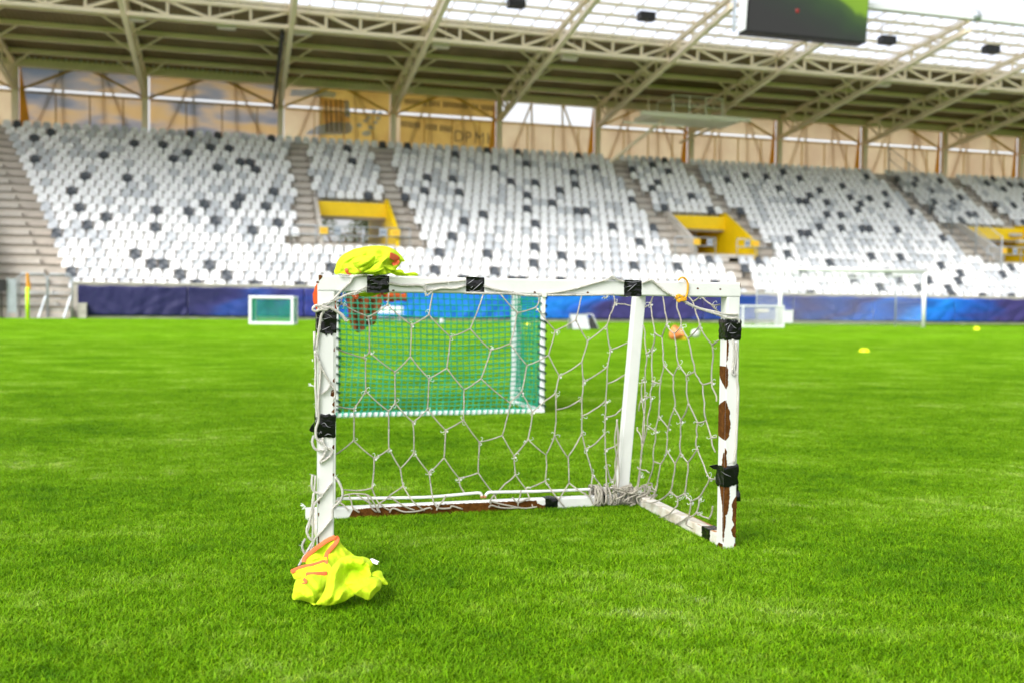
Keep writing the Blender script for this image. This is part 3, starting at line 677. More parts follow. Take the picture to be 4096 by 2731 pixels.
def cloth(mbk, z, outline, inner, folds=(), wrinkle=.004, seed=0, puff=.0, edge=.0, floor=None, step=4.0, wd=(1, 1)):
    """a crumpled sheet: outline and inner points are (x, y, distance); distance 0 = lying on the grass.
       folds are (points, height, width): ridges towards the viewer (or creases when negative)."""
    def conv(q):
        px, py = zp(q[:2], z); d = q[2]
        if d <= 0: d = onZ(px, py, .017 if d == 0 else -d).y
        return (px, py, d)
    O = smooth_poly([conv(q) for q in outline], 4)
    I = [conv(q) for q in inner]; ctrl = O[::2]+I+I
    FO = [([zp(p, z) for p in f[0]], f[1], f[2]*z[2]) for f in folds]
    O2 = [(q[0], q[1]) for q in O]; bnd = resample(O2, step)
    xs = [p[0] for p in bnd]; ys = [p[1] for p in bnd]; pts = [V(p) for p in bnd]; nb = len(bnd)
    y = min(ys); row = 0
    while y < max(ys):
        x = min(xs)+(step/2 if row % 2 else 0)
        while x < max(xs):
            if inside(x, y, bnd) and polyd(x, y, bnd+bnd[:1]) > step*.6: pts.append(V((x, y)))
            x += step
        y += step*.87; row += 1
    r = delaunay_2d_cdt(pts, [(i, (i+1) % nb) for i in range(nb)], [], 1, .001)
    D = []; E = []; nbr = [set() for _ in r[0]]
    for f in r[2]:
        for a, b in zip(f, f[1:]+f[:1]): nbr[a].add(b); nbr[b].add(a)
    for q in r[0]:
        sw = sd = 0
        for c in ctrl:
            w = 1/((q.x-c[0])**2+(q.y-c[1])**2+30)**1.6; sw += w; sd += w*c[2]
        D.append(sd/sw); E.append(polyd(q.x, q.y, bnd+bnd[:1]))
    for _ in range(24):                                  # relax the sheet between its held edges
        D = [d if e < .5 or not n else .3*d + .7*sum(D[k] for k in n)/len(n) for d, e, n in zip(D, E, nbr)]
    vs = []
    for q, d, e in zip(r[0], D, E):
        ef = min(1, e/14.0)
        d -= puff*sqrt(min(1, e/40))
        for f, hgt, wid in FO:
            k = polyd(q.x, q.y, f)/wid
            if k < 3: d -= hgt*(math.exp(-k*1.5) if hgt > 0 else math.exp(-k*k))*(.2+.8*ef)
        u = V((q.x*.017*wd[0]+seed*7.1, q.y*.017*wd[1], seed))
        u += noise.noise_vector(u*.9)*.8
        n1 = 1-abs(noise.noise(u)); n2 = 1-abs(noise.noise(u*2.3+V((5, 1, 2))))
        d -= wrinkle*(n1*n1*1.6-.9 + .25*(n2*n2*1.6-.9))*ef
        p = onY(q.x, q.y, d)
        if floor is not None and p.z < floor: p = onZ(q.x, q.y, floor)
        vs.append(p)
    mbk.add(vs, [tuple(f) for f in r[2]])
    return lambda pts2, off=.004: [onY(*zp(q, z), min(vs, key=lambda p: (proj(p)[0]-zp(q, z)[0])**2+(proj(p)[1]-zp(q, z)[1])**2).y-off) for q in pts2]
def finish_cloth(o, t=.0018):
    s = o.modifiers.new('thickness', 'SOLIDIFY'); s.thickness = t; s.offset = 0
    b = o.modifiers.new('smooth', 'SUBSURF'); b.levels = 1; b.render_levels = 1
    return o
def ribbon(m, pts, w, n, t=.0009):
    pts = spline(pts, 5); vs = []
    for i, p in enumerate(pts):
        d = (pts[min(i+1, len(pts)-1)]-pts[max(i-1, 0)]).normalized(); s = d.cross(n).normalized()
        vs += [p+s*w/2, p+n*t*1.2, p-s*w/2]
    m.add(vs, [(3*i+k, 3*i+k+1, 3*i+k+4, 3*i+k+3) for i in range(len(pts)-1) for k in (0, 1)])

# the bib lying at the foot of the left post (traced, with the depth of every fold)
b1 = thing('neon_bib', onZ(1330, 2380, 0), 'neon yellow bib with orange trim heaped on the grass by the left post foot', 'bib', 'neon training bibs')
m = MB()
s1 = cloth(m, Z3, [(325,955,2.56),(410,870,2.565),(520,790,2.57),(600,735,2.575),(690,692,2.58),(716,712,2.585),(790,815,2.59),(930,935,2.59),(900,1010,2.56),(640,1110,2.50),(480,1060,2.51),(345,1000,2.545)],
   [(560,850,2.585),(640,860,2.56),(760,900,2.565),(480,950,2.545),(620,990,2.525)], [([(690,720),(640,820),(580,930),(600,1040)], .008, 30), ([(420,960),(520,930),(590,960)], .012, 32), ([(740,800),(800,900),(840,980)], .007, 40), ([(500,860),(560,900)], -.01, 40)], .0035, 1, floor=.017)
s2 = cloth(m, Z3, [(178,1095,2.52),(230,1060,2.525),(420,1005,2.535),(570,968,2.53),(640,1040,2.50),(620,1120,2.48),(470,1120,2.48),(340,1150,2.49),(230,1185,2.50),(195,1130,2.515)],
   [(420,1070,2.505),(520,1030,2.505),(300,1110,2.505)], [([(240,1090),(420,1040),(560,1000)], .006, 24), ([(330,1130),(500,1085)], -.006, 24)], .003, 2, floor=.017)
hz = lambda l, k=0.0: [(x, y, 0 if y > 1400 and k == 0 else -(max(.015, .015 + .066*(1480-y)/520) + k)) for x, y in l]
s3 = cloth(m, Z3, hz([(345,1110),(480,1100),(600,1098),(650,1150),(620,1260),(580,1330),(530,1430),(450,1480),(390,1447),(290,1420),(200,1412),(205,1320),(235,1195),(300,1168)], -.006),
   hz([(420,1200),(330,1290),(480,1300),(300,1370),(400,1390)], .006), [([(240,1250),(330,1240),(420,1320),(450,1430)], .012, 30), ([(340,1180),(430,1260),(500,1340)], -.010, 30), ([(220,1330),(300,1330),(350,1400)], .007, 24), ([(360,1125),(480,1115),(600,1112)], .006, 18)], .003, 3, puff=.010, floor=.012, wd=(1.4, .8))
s3b = cloth(m, Z3, hz([(640,1050),(700,985),(770,930),(870,908),(960,924),(1005,924),(1080,955),(1118,1015),(1085,1070),(1095,1150),(980,1190),(850,1225),(900,1290),(915,1355),(850,1400),(780,1440),(640,1480),(540,1478),(468,1468),(530,1370),(575,1270),(600,1140)], .004),
   hz([(720,1050),(660,1150),(640,1270),(600,1390),(860,980),(980,980),(760,1330),(700,1420)], .014)+hz([(800,1130),(840,1060),(960,1080),(760,1220)], -.010), [([(660,1060),(625,1180),(590,1300),(520,1420)], .016, 34), ([(740,1010),(690,1130),(680,1250),(640,1380)], .012, 34), ([(800,1040),(785,1110),(800,1200)], .010, 14),
   ([(760,960),(880,940),(1030,985),(1085,1040)], .012, 34), ([(1000,930),(1012,990),(980,1020)], .008, 13), ([(880,1060),(960,1110),(1060,1120)], -.010, 32), ([(720,1440),(770,1340),(850,1270)], .010, 30), ([(640,1460),(680,1380),(720,1290)], -.009, 26), ([(850,1000),(900,1040),(1000,1050)], .006, 20)], .003, 4, puff=.012, floor=.012, wd=(1.3, .8))
s3d = cloth(m, Z3, hz([(1010,1160),(1100,1108),(1180,1084),(1220,1100),(1235,1150),(1292,1242),(1215,1238),(1190,1200),(1085,1180)], -.004), hz([(1120,1140),(1190,1140),(1220,1200)], .006), [([(1060,1160),(1140,1140),(1240,1200)], .006, 14)], .002, 5, puff=.008, floor=.012)
s3c = cloth(m, Z3, hz([(790,1222),(900,1190),(1050,1160),(1150,1160),(1212,1200),(1205,1290),(1150,1340),(1075,1422),(1000,1395),(915,1358),(870,1300)], .006),
   hz([(950,1240),(1080,1220),(1160,1230),(1060,1330),(980,1320)], .016), [([(830,1220),(960,1185),(1100,1172),(1195,1195)], .012, 24), ([(860,1260),(1000,1240),(1120,1240)], -.010, 26), ([(920,1350),(980,1280),(1080,1250),(1190,1260)], .010, 26), ([(1080,1410),(1090,1330),(1150,1270)], .009, 24)], .003, 6, puff=.012, floor=.012, wd=(1.0, 1.4))
ob = finish_cloth(m.build('bib_body', M['neon'], b1, True))
m = MB(); nrm = V((0, -1, .25)).normalized()
def trim(surf, l, w, off=.007):
    m = MB(); ribbon(m, surf(l, off), w, nrm); finish_cloth(m.build('trim', M['orange_trim'], b1, True), .0012)
trim(s1, [(332,985),(338,945),(420,868),(520,793),(600,738),(690,700)], .0125); trim(s1, [(690,700),(712,722),(690,775),(640,830),(590,900),(578,980),(585,1040),(610,1085)], .0125)
trim(s2, [(182,1100),(300,1052),(450,1018),(560,980)], .012); trim(s3, [(350,1130),(470,1126),(598,1118)], .0125); trim(s3, [(320,1185),(345,1210),(330,1235)], .012)
m = MB(); q = onY(*zp((1090, 960), Z3), 2.53)
m.prism([onY(*zp(p, Z3), d) for p, d in (((1085,955),2.535),((1110,950),2.54),((1188,985),2.52),((1165,995),2.515),((1120,985),2.525))], V((0, .001, .001)))
m.prism([onY(*zp(p, Z3), d) for p, d in (((1100,975),2.53),((1175,1010),2.51),((1160,1015),2.508),((1110,995),2.52))], V((0, .001, .001)))
m.build('care_label', M['tag'], b1)

# the bib balled up on the crossbar
YB = (G(.13, 0, 0)).y
b2 = thing('neon_bib', onY(1460, 1103, YB), 'neon yellow mesh bib with orange trim balled up on top of the crossbar', 'bib', 'neon training bibs')
m = MB(); a, b_, c_ = YB-.01, YB+.0, YB+.02
o2 = [(842,520),(838,470),(845,415),(870,330),(930,258),(1000,212),(1100,165),(1200,142),(1300,125),(1430,119),(1520,122),(1600,140),(1680,180),(1740,230),(1785,290),(1815,340),(1740,346)]
s4 = cloth(m, Z1, [(x, y, c_) for x, y in o2]+[(1700,400,YB),(1600,470,YB),(1550,522,YB-.012),(1300,520,YB-.02),(1080,522,YB-.012),(960,520,YB)],
   [(1000,330,YB-.03),(1200,250,YB-.045),(1400,230,YB-.05),(1600,250,YB-.035),(1000,430,YB-.035),(1250,380,YB-.06),(1450,400,YB-.06),(1150,480,YB-.045),(1400,480,YB-.045)],
   [([(870,460),(900,340),(1000,270),(1150,220),(1300,190),(1450,190),(1650,220)], .009, 34), ([(1000,360),(1150,270),(1350,250),(1500,240)], -.005, 26), ([(960,470),(985,400),(1090,340)], -.006, 30), ([(1090,330),(1200,290),(1370,265)], .010, 20),
    ([(1100,340),(1130,400),(1190,440)], -.005, 20), ([(1250,480),(1340,400),(1450,330),(1540,275)], .014, 30), ([(1300,480),(1420,450),(1510,420),(1540,360)], -.006, 26), ([(1000,480),(1100,500),(1200,490)], .012, 30), ([(1480,260),(1400,270),(1420,310)], .010, 20), ([(930,330),(890,430)], -.004, 30), ([(900,480),(960,350),(1080,280),(1250,235)], .006, 18), ([(1300,150),(1480,165),(1640,240),(1760,320)], .008, 24)], .0028, 5, wd=(.7, 1.6))
cloth(m, Z1, [(x, y, YB-.064) for x, y in ((1085,335),(1180,295),(1290,268),(1378,248),(1400,290),(1380,350),(1290,430),(1215,485),(1150,440),(1105,400))], [(1240,370,YB-.076),(1320,310,YB-.076)], [([(1120,350),(1230,310),(1370,270)], .006, 16), ([(1180,430),(1290,390),(1370,320)], -.004, 18)], .002, 12, puff=.008, step=3)
cloth(m, Z1, [(x, y, YB-.060) for x, y in ((1205,490),(1260,465),(1330,430),(1380,385),(1450,340),(1500,275),(1560,255),(1600,290),(1545,350),(1520,400),(1530,450),(1556,518),(1440,515),(1300,500))], [(1400,450,YB-.074),(1480,400,YB-.074),(1530,310,YB-.070)], [([(1240,485),(1350,440),(1460,380),(1560,290)], .007, 16), ([(1330,490),(1420,480),(1510,440)], .006, 16), ([(1400,420),(1480,360)], -.005, 14)], .002, 13, puff=.009, step=3)
s5 = cloth(m, Z1, [(1515,400,YB-.045),(1560,385,YB-.05),(1640,400,YB-.05),(1700,385,YB-.04),(1715,410,YB-.035),(1690,450,YB-.04),(1750,448,YB-.03),(1790,470,YB-.03),(1810,500,YB-.03),(1900,488,YB-.02),(1950,485,YB-.02),(1988,510,YB-.015),(1985,538,YB-.018),(1850,540,YB-.022),(1720,540,YB-.03),(1660,520,YB-.045),(1570,480,YB-.05)],
   [(1620,440,YB-.062),(1700,490,YB-.05),(1880,515,YB-.034)], [([(1530,410),(1600,450),(1680,460)], .008, 16), ([(1560,460),(1640,500),(1720,530)], -.008, 16), ([(1740,470),(1800,510),(1960,510)], .007, 14)], .004, 6)
cloth(m, Z1, [(850,515,c_+.01),(845,415,c_+.02),(930,262,c_+.02),(1100,170,c_+.02),(1430,123,c_+.02),(1680,186,c_+.02),(1780,300,c_+.02),(1700,430,c_+.02),(1560,520,c_+.01),(1200,520,c_+.01)],
   [(1300,330,c_+.09),(1100,350,c_+.08),(1500,330,c_+.08)], (), .004, 8, step=7)
# the part sagging under the bar, behind it
s6 = cloth(m, Z1, [(1120,740,YB+.06),(1300,735,YB+.055),(1520,735,YB+.055),(1620,735,YB+.06),(1730,740,YB+.07),(1760,755,YB+.07),(1700,770,YB+.07),(1590,770,YB+.06),(1540,800,YB+.06),(1480,780,YB+.05),(1430,800,YB+.05),(1330,828,YB+.05),(1240,828,YB+.05),(1150,800,YB+.06)],
   [(1300,780,YB+.035),(1200,780,YB+.045),(1450,765,YB+.04)], [([(1160,780),(1300,800),(1450,780)], .008, 20)], .003, 9, step=3)
finish_cloth(m.build('bib_body', M['neon'], b2, True))
def trim2(P, w):
    m = MB(); ribbon(m, P, w, nrm); finish_cloth(m.build('trim', M['orange_trim'], b2, True), .0012)
trim2(s4([(990,432),(1000,470),(1030,505),(1065,515)], .006), .010); trim2(s4([(1150,425),(1180,455),(1212,480)], .006), .007)
trim2(s4([(1600,250),(1680,290),(1715,330)], .010), .020); trim2(s4([(1715,320),(1690,360),(1640,385)], .012), .014)
trim2(s6([(1095,790),(1130,825),(1165,830)], .008), .016); trim2(s6([(1470,790),(1515,780)], .008), .011)

# an orange bib hanging down behind the left post
b3 = thing('orange_bib', G(.0, .06, .72), 'orange bib bunched behind the top of the left post', 'bib')
m = MB()
for (q, r, sq) in (((1277, 1166), .018, (1, .7, 1.7)), ((1335, 1234), .017, (1, .8, 1.25)), ((1300, 1190), .026, (1.2, .6, 1.8))):
    p = onP(*q, G(0, .055, 0), gn); k = len(m.v); m.ball(p+gn*.02+(gu*(.010 if q[0] < 1290 else (-.008 if q[0] > 1320 else 0))), r, 18, 14, sq)
    for i in range(k, len(m.v)):
        w = V(m.v[i]); m.v[i] = tuple(w + noise.noise_vector(w*55)*.007)
m.build('bib_body', M['orange'], b3, True)

# ------------------------------------------------------------------ goals with fine nets
def net_sheet(m, P, nu, nv, r, sag=(0, 0, 0), n=4, seed=0, diag=0.0):
    """P(u, v) is the surface; nu by nv meshes of cord"""
    def Q(u, v):
        s = sin(pi*min(1, max(0, u)))*sin(pi*min(1, max(0, v)))
        w = noise.noise_vector(V((u*4+seed, v*4, seed)))*.012
        return P(u, v) + V(sag)*s + w*s
    for i in range(nu+1):
        m.tube([Q(min(1, max(0, i/nu + diag*sin(pi*j/14))), j/14) for j in range(15)], r, n, False)
    for j in range(nv+1):
        m.tube([Q(i/18, min(1, max(0, j/nv + diag*.8*sin(pi*i/18)))) for i in range(19)], r, n, False)
def small_goal(name, o, yaw, w, hgt, dep, tm, tb, cord, rc, nu, nv, nd, label, group=None, lace=True, backframe=True, netmats=None, sagz=.0, frame_mat=None):
    """mouth on the far side (+n), back towards the camera; o = near left foot"""
    u = V((cos(yaw), sin(yaw), 0)); n = V((-sin(yaw), cos(yaw), 0)); o = V(o)
    g = lambda a, b, z: o + u*a + n*b + UP*z
    t = thing(name, o + u*w/2 + n*dep/2, label, 'goal', group); fm = frame_mat or M['alu']
    for a in (0, w):
        m = MB(); m.beam(g(a, dep, 0), g(a, dep, hgt-tm), tm, tm, up=n, r=tm*.2); m.build('post', fm, t)
    m = MB(); m.beam(g(-tm/2, dep, hgt-tm/2), g(w+tm/2, dep, hgt-tm/2), tm, tm, r=tm*.2); m.build('crossbar', fm, t)
    for a in (0, w):
        m = MB(); m.beam(g(a, 0, tb/2), g(a, dep-tm/2, tb/2), tb, tb, r=tb*.2); m.build('base_bar', fm, t)
        m = MB(); m.beam(g(a, dep-tm/2, hgt-tb/2), g(a, 0, hgt-tb/2), tb, tb, r=tb*.2); m.build('top_bar', fm, t)
        m = MB(); m.beam(g(a, 0, tb), g(a, 0, hgt-tb), tb, tb, up=n, r=tb*.2); m.build('rear_post', fm, t)
    m = MB(); m.beam(g(-tb/2, 0, tb/2), g(w+tb/2, 0, tb/2), tb, tb, r=tb*.2); m.build('base_bar', fm, t)
    m = MB(); m.beam(g(-tb/2, 0, hgt-tb/2), g(w+tb/2, 0, hgt-tb/2), tb, tb, r=tb*.2); m.build('top_bar', fm, t)
    m = MB()
    net_sheet(m, lambda a, b: g(a*w, -.006, b*(hgt-.01)), nu, nv, rc, tuple(n*.05 - UP*sagz), seed=1, diag=.022)
    for a, s in ((0, 1), (w, 1)): net_sheet(m, lambda x, b: g(a, x*dep, b*(hgt-.01)), nd, nv, rc, tuple(u*(.03 if a == 0 else -.03)), seed=2+a, diag=.02)
    net_sheet(m, lambda a, b: g(a*w, b*dep, hgt-.012), nu, nd, rc, (0, 0, -.04), seed=5)
    m.build('net', cord, t)
    if lace:
        m = MB()
        def coil(p0, p1, turns, r1, rr):
            d = (p1-p0); e = d.normalized(); s = e.cross(UP if abs(e.z) < .9 else u).normalized(); q = s.cross(e); k = int(turns*8)
            m.tube([p0 + d*i/k + (s*cos(i*pi/4)+q*sin(i*pi/4))*r1 for i in range(k+1)], rr, 4)
        coil(g(0, 0, tb/2), g(w*.94, 0, tb/2), 34, tb*.85, rc*1.5)
        m.build('lacing', M['teal'], t)
        m = MB(); coil(g(w, 0, tb), g(w, 0, hgt), 15, tb*.9, rc*1.6); m.build('lacing', M['dark_green'], t)
        m = MB(); coil(g(0, 0, tb), g(0, 0, hgt), 15, tb*.9, rc*1.6); m.build('lacing', M['dark_green'], t)
    return t
gl = onZ(1342, 1671); gr = onZ(2166, 1652); gl.z = gr.z = 0
YG = math.atan2(gr.y-gl.y, gr.x-gl.x); GWW = (gr-gl).length
green = small_goal('netted_goal', gl, YG, GWW, .88, .60, .066, .032, M['teal'], .0036, 34, 26, 10, 'small white goal with dense green net standing behind the rusty goal', sagz=.06)
un = V((cos(YG), sin(YG), 0)); nn = V((-sin(YG), cos(YG), 0))
# orange bibs slung over the far crossbar of that goal
ob_ = thing('orange_bib', gl + un*.30 + nn*.6 + UP*.80, 'orange bib hanging from the crossbar of the green netted goal', 'bib')
m = MB(); vs = []; nr = 22; nc = 18
for i in range(nr+1):
    for j in range(nc+1):
        v = i/nr; uu = j/nc
        x = .12 + .27*uu + .05*v*(1-uu) - .08*max(0, v-.45)*uu; z = .87 - .345*v*(1 - .35*abs(uu-.35)) ; y = .60 - .05 + (.03*sin(uu*17+v*3) + .02*sin(uu*31))*min(1, v*3)
        p = gl + un*x + nn*y + UP*z; vs.append(p + noise.noise_vector(p*14)*.02*v)
m.add(vs, [(i*(nc+1)+j, i*(nc+1)+j+1, (i+1)*(nc+1)+j+1, (i+1)*(nc+1)+j) for i in range(nr) for j in range(nc)])
finish_cloth(m.build('bib_body', M['shaded_orange'], ob_, True), .003)
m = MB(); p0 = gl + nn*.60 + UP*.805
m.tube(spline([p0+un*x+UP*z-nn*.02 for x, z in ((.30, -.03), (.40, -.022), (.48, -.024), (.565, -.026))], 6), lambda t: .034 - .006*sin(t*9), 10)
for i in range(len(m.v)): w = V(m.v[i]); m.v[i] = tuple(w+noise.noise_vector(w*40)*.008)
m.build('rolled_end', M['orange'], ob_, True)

# small goal with a blue-green net far left
a = onZ(990, 1298); a.z = 0; b = onZ(1172, 1298.8); b.z = 0
fl_ = small_goal('netted_goal', a+V((.1, -.0, 0)), R(2), (b-a).length-.1, 1.0, .7, .11, .10, M['teal'], .010, 26, 15, 8, 'small white goal with dark green net in front of the blue banner', lace=False)
# small white goal beside the big one
a = onZ(2972, 1310); a.z = 0
small_goal('netted_goal', a, R(12), 1.72, .88, .6, .07, .06, M['white_cord'], .006, 22, 12, 8, 'small white goal with white net beside the left post of the full size goal', lace=False)

# the full size goal
P0 = V((11.2, 40.8, 0)); al = R(15.95); su = V((cos(al), sin(al), 0)); sn_ = V((-sin(al), cos(al), 0))
big = thing('full_size_goal', P0+su*3.55, 'full size white goal with white net standing in front of the stand', 'goal')
g_ = lambda a, b, z: P0+su*a+sn_*b+UP*z
W_, H_ = 7.1, 2.44
for a in (0, W_):
    m = MB(); m.tube([g_(a, 0, 0), g_(a, 0, H_)], .085, 14); m.build('post', M['goal_white'], big, True)
m = MB(); m.tube([g_(-.06, 0, H_), g_(W_+.06, 0, H_)], .085, 14); m.build('crossbar', M['goal_white'], big, True)
for a in (.0, W_):
    m = MB(); m.tube([g_(a, 1.9, 0), g_(a, 1.9, 2.3)], .035, 8); m.build('net_pole', M['galv'], big, True)
m = MB()
net_sheet(m, lambda a, b: g_(a*W_, 1.85, b*2.2), 46, 15, .004, (0, .12, -.1), seed=3)
for a in (0, W_): net_sheet(m, lambda x, b: g_(a, x*1.85, b*(H_-.2*x)), 12, 15, .004, tuple(su*(.15 if a == 0 else -.15)), seed=4)
net_sheet(m, lambda a, b: g_(a*W_, b*1.85, H_-.2*b), 46, 12, .004, (0, 0, -.25), seed=6)
m.build('net', M['white_cord'], big)

# ------------------------------------------------------------------ small things out on the pitch
def gpos(px, py):
    p = onZ(px, py); p.z = 0; return p
p = gpos(2320, 1317)                                     # A-frame board
m = MB(); t = thing('rebound_board', p, 'grey A-frame board with a black triangular end standing on the far pitch', 'board')
ax = V((cos(R(24)), sin(R(24)), 0)); ay = V((-sin(R(24)), cos(R(24)), 0)); w, hb, db = .62, .50, .24
m.prism([p-ax*w*.6-ay*db, p+ax*w*.4-ay*db, p+ax*w*.4+UP*hb, p-ax*w*.6+UP*hb], ay*.03); m.build('front_panel', M['grey_board'], t)
m = MB(); m.prism([p-ax*w*.6+ay*db, p+ax*w*.4+ay*db, p+ax*w*.4+UP*hb, p-ax*w*.6+UP*hb], -ay*.03); m.build('rear_panel', M['grey_board'], t)
m = MB(); e = p+ax*w*.40; ex = V((.9, -.45, 0)).normalized()
m.prism([e-ex*.02-ay*.03+UP*.02, e+ex*.42+UP*.0, e+ex*.18+UP*(hb*.93)], ay*.05); m.build('end_panel', M['black'], t)
m = MB(); m.tube([e+ex*.0+UP*(hb), e+ex*.20+UP*(hb*.98), e+ex*.44], .018, 8); m.build('edge_bar', M['grey_board'], t, True)

p = gpos(2690, 1360)                                     # tipped marker cone, disc, ball
m = MB(); prof = [(.0, .02), (.055, .0), (.11, .06), (.155, .19), (.165, .27), (.155, .275), (.14, .19), (.1, .07)]
n = 24; vs = []
for r_, z_ in prof: vs += [V((r_*cos(2*pi*k/n), r_*sin(2*pi*k/n), z_)) for k in range(n)]
rot = Matrix.Rotation(R(42), 3, 'Y') @ Matrix.Rotation(R(20), 3, 'X')
vs = [rot @ v for v in vs]; mz = min(v.z for v in vs)
m.add([p+V((-.04, 0, -mz))+v for v in vs], [(i*n+k, i*n+(k+1) % n, (i+1)*n+(k+1) % n, (i+1)*n+k) for i in range(len(prof)-1) for k in range(n)]+[tuple(range(n))])
tag(m.build('marker_cone', M['cone'], None, True), 'tipped orange marker cone lying on the grass beside the ball', 'cone')
def disc(px, py, r_, label, mt='disc', hh=.07, group='marker discs on the pitch'):
    p = gpos(px, py); m = MB(); n = 28; vs = []
    for a, z_ in ((1, 0), (.97, .012), (.75, hh*.72), (.5, hh), (.36, hh), (.36, hh-.01), (.5, hh-.012), (.9, .005)):
        vs += [p+V((r_*a*cos(2*pi*k/n), r_*a*sin(2*pi*k/n), z_)) for k in range(n)]
    m.add(vs, [(i*n+k, i*n+(k+1) % n, (i+1)*n+(k+1) % n, (i+1)*n+k) for i in range(7) for k in range(n)])
    tag(m.build('marker_disc', M[mt], None, True), label, 'marker disc', group)
disc(2722, 1360, .15, 'amber marker disc touching the tipped orange cone', 'amber', .11)
disc(3457, 1409, .10, 'lime yellow marker disc alone on the right of the pitch', hh=.07)
disc(3907, 1321, .13, 'lime yellow marker disc far off near the right touchline', hh=.14)
disc(2111, 1310, .12, 'lime yellow marker disc seen through the green side net', hh=.15)
def ball(px, py, label):
    p = gpos(px, py); m = MB(); m.ball(p+UP*.11, .11, 20, 12)
    tag(m.build('football', M['ball'], None, True), label, 'ball', 'footballs on the pitch')
ball(2781, 1352, 'white football next to the tipped orange cone'); ball(1427, 1304, 'white football seen through the left of the green net'); ball(1766, 1298, 'white football seen through the middle of the green net')
p = gpos(1517, 1292)
m = MB(); t = thing('low_bench', p, 'long low white bench seen through the green net', 'bench'); axb = su
m.box(p+UP*.30, (2.0, .35, .05), (su, sn_, UP)); m.build('seat', M['alu'], t)
m = MB(); m.box(p+UP*.54+sn_*.18, (2.0, .04, .28), (su, sn_, UP)); m.build('backrest', M['alu'], t)
for s_ in (-.8, .8):
    m = MB(); m.box(p+su*s_+UP*.14, (.06, .3, .28), (su, sn_, UP)); m.build('leg', M['galv'], t)
p = gpos(3143, 1292); m = MB(); m.box(p+UP*.32, (.56, .5, .60), (su, sn_, UP)); m.k = 0
m.box(p+UP*.66, (.60, .54, .07), (su, sn_, UP)); m.box(p+UP*.02, (.5, .44, .04), (su, sn_, UP))
tag(m.build('storage_box', M['alu']), 'white storage box with a lid behind the left post of the big goal', 'box')
# corner pole
p = gpos(111, 1277); t = thing('corner_pole', p, 'lime green corner pole with a furled orange flag', 'corner flag')
m = MB(); m.tube([p, p+UP*1.28], .075, 12); m.build('pole', M['lime'], t, True)
m = MB(); m.tube([p+UP*1.28, p+UP*1.86], .045, 10); m.prism([p+UP*1.78+V((.03, 0, 0)), p+UP*1.42+V((.03, 0, 0)), p+UP*1.16+V((.10, .03, 0)), p+UP*1.4+V((.09, .03, 0))], V((0, .05, 0)))
m.build('flag', M['flag'], t)
# ------------------------------------------------------------------ the grandstand; s along it, d back from the pitch, z up
O_ = V((0, 49.04, 0))
def S(s, d, z): return O_ + su*s + sn_*d + UP*z
AX = (su, sn_, UP)
def sh(px, py, d):                # sight line on the upright plane at depth d: (s, z)
    p = onP(px, py, S(0, d, 0), sn_); return ((p-O_).dot(su), p.z)
def shz(px, py, z):               # sight line on a level: (s, d)
    p = onZ(px, py, z); return ((p-O_).dot(su), (p-O_).dot(sn_))
NR, TR, F0, RISE = 20, .75, 1.0, .487
fl_z = lambda i: F0 + RISE*i
SL, SR = -46.0, 48.0
stand = thing('grandstand', S(0, 8, 0), 'long roofed stadium grandstand of concrete steps behind the goals', 'grandstand')
VR0, VR1 = 6, 11                  # rows cut by the entrances
lint_d = VR1*TR - .15
voms = []
for (pa_, pb_) in (((1268, 805), (1545, 814)), ((2682, 863), (2903, 869)), ((3852, 905), (4095, 912))):
    voms.append((sh(*pa_, lint_d)[0], sh(*pb_, lint_d)[0]))
m = MB()
for i in range(-2, NR+1):
    z = fl_z(i); d0 = i*TR; segs = [(SL, SR)]
    if i < 0: segs = [(SL, sh(292, 1200, 0)[0])]
    elif VR0 <= i < VR1:
        segs = []; x = SL
        for a, b in voms: segs.append((x, a)); x = b
        segs.append((x, SR))
    for a, b in segs:
        hb = min(.95, z-.0) if i < VR0 else .8
        m.box(S((a+b)/2, d0+.5, z-hb/2), (b-a, 1.0 if i < NR else 1.6, hb), AX)
m.build('terrace', M['concrete'], stand)
m = MB()
for i in range(-1, NR):
    segs = [(SL, SR)]
    if i < 0: segs = [(SL, sh(292, 1200, 0)[0])]
    elif VR0 <= i < VR1:
        segs = []; x = SL
        for a, b in voms: segs.append((x, a-.17)); x = b+.17
        segs.append((x, SR))
    for a, b in segs: m.box(S((a+b)/2, i*TR-.01, fl_z(i)-.028), (b-a, .09, .064), AX)
m.build('step_shade_line', M['concrete_shade'], stand)  # dark strips painted as the shadow lines of the risers
sl0 = sh(292, 1200, 0)[0]
m = MB(); m.box(S((sl0+SR)/2, -.12, .78), (SR-sl0, .24, 1.56), AX); m.box(S((sl0+SR)/2, -.13, 1.58), (SR-sl0, .32, .07), AX)
m.build('front_wall', M['concrete_pale'], stand)
# aisles: half-height steps in the gaps between seat blocks
def aisle_edge(px, py, i): return sh(px, py, i*TR+.4)[0]
aisles = []
for (px0, py0, px1, py1, i, r0, r1) in ((1157, 590, 1222, 590, 18, 6, 18), (1494, 608, 1557, 608, 18, 6, 18), (2444, 665, 2496, 668, 18, 6, 19), (2742, 680, 2786, 682, 18, 6, 19), (3520, 716, 3570, 720, 18, 6, 19), (3800, 733, 3848, 735, 18, 6, 19)):
    aisles.append((aisle_edge(px0, py0, i), aisle_edge(px1, py1, i), r0, r1))
aisles.append((sh(2925, 1060, 2.2)[0], sh(2985, 1060, 2.2)[0], 0, 6)); 
for a, b, r0, r1 in aisles:
    m = MB()
    for i in range(r0, r1+1):
        m.box(S((a+b)/2, i*TR+.18-TR*.5, fl_z(i)-RISE*.5-.11), (abs(b-a)-.1, .36, .22), AX)
    m.build('aisle_steps', M['concrete_pale'], stand)
le0, le1 = sh(272, 1118, .4)[0], sh(6, 520, 14.65)[0]
m = MB()
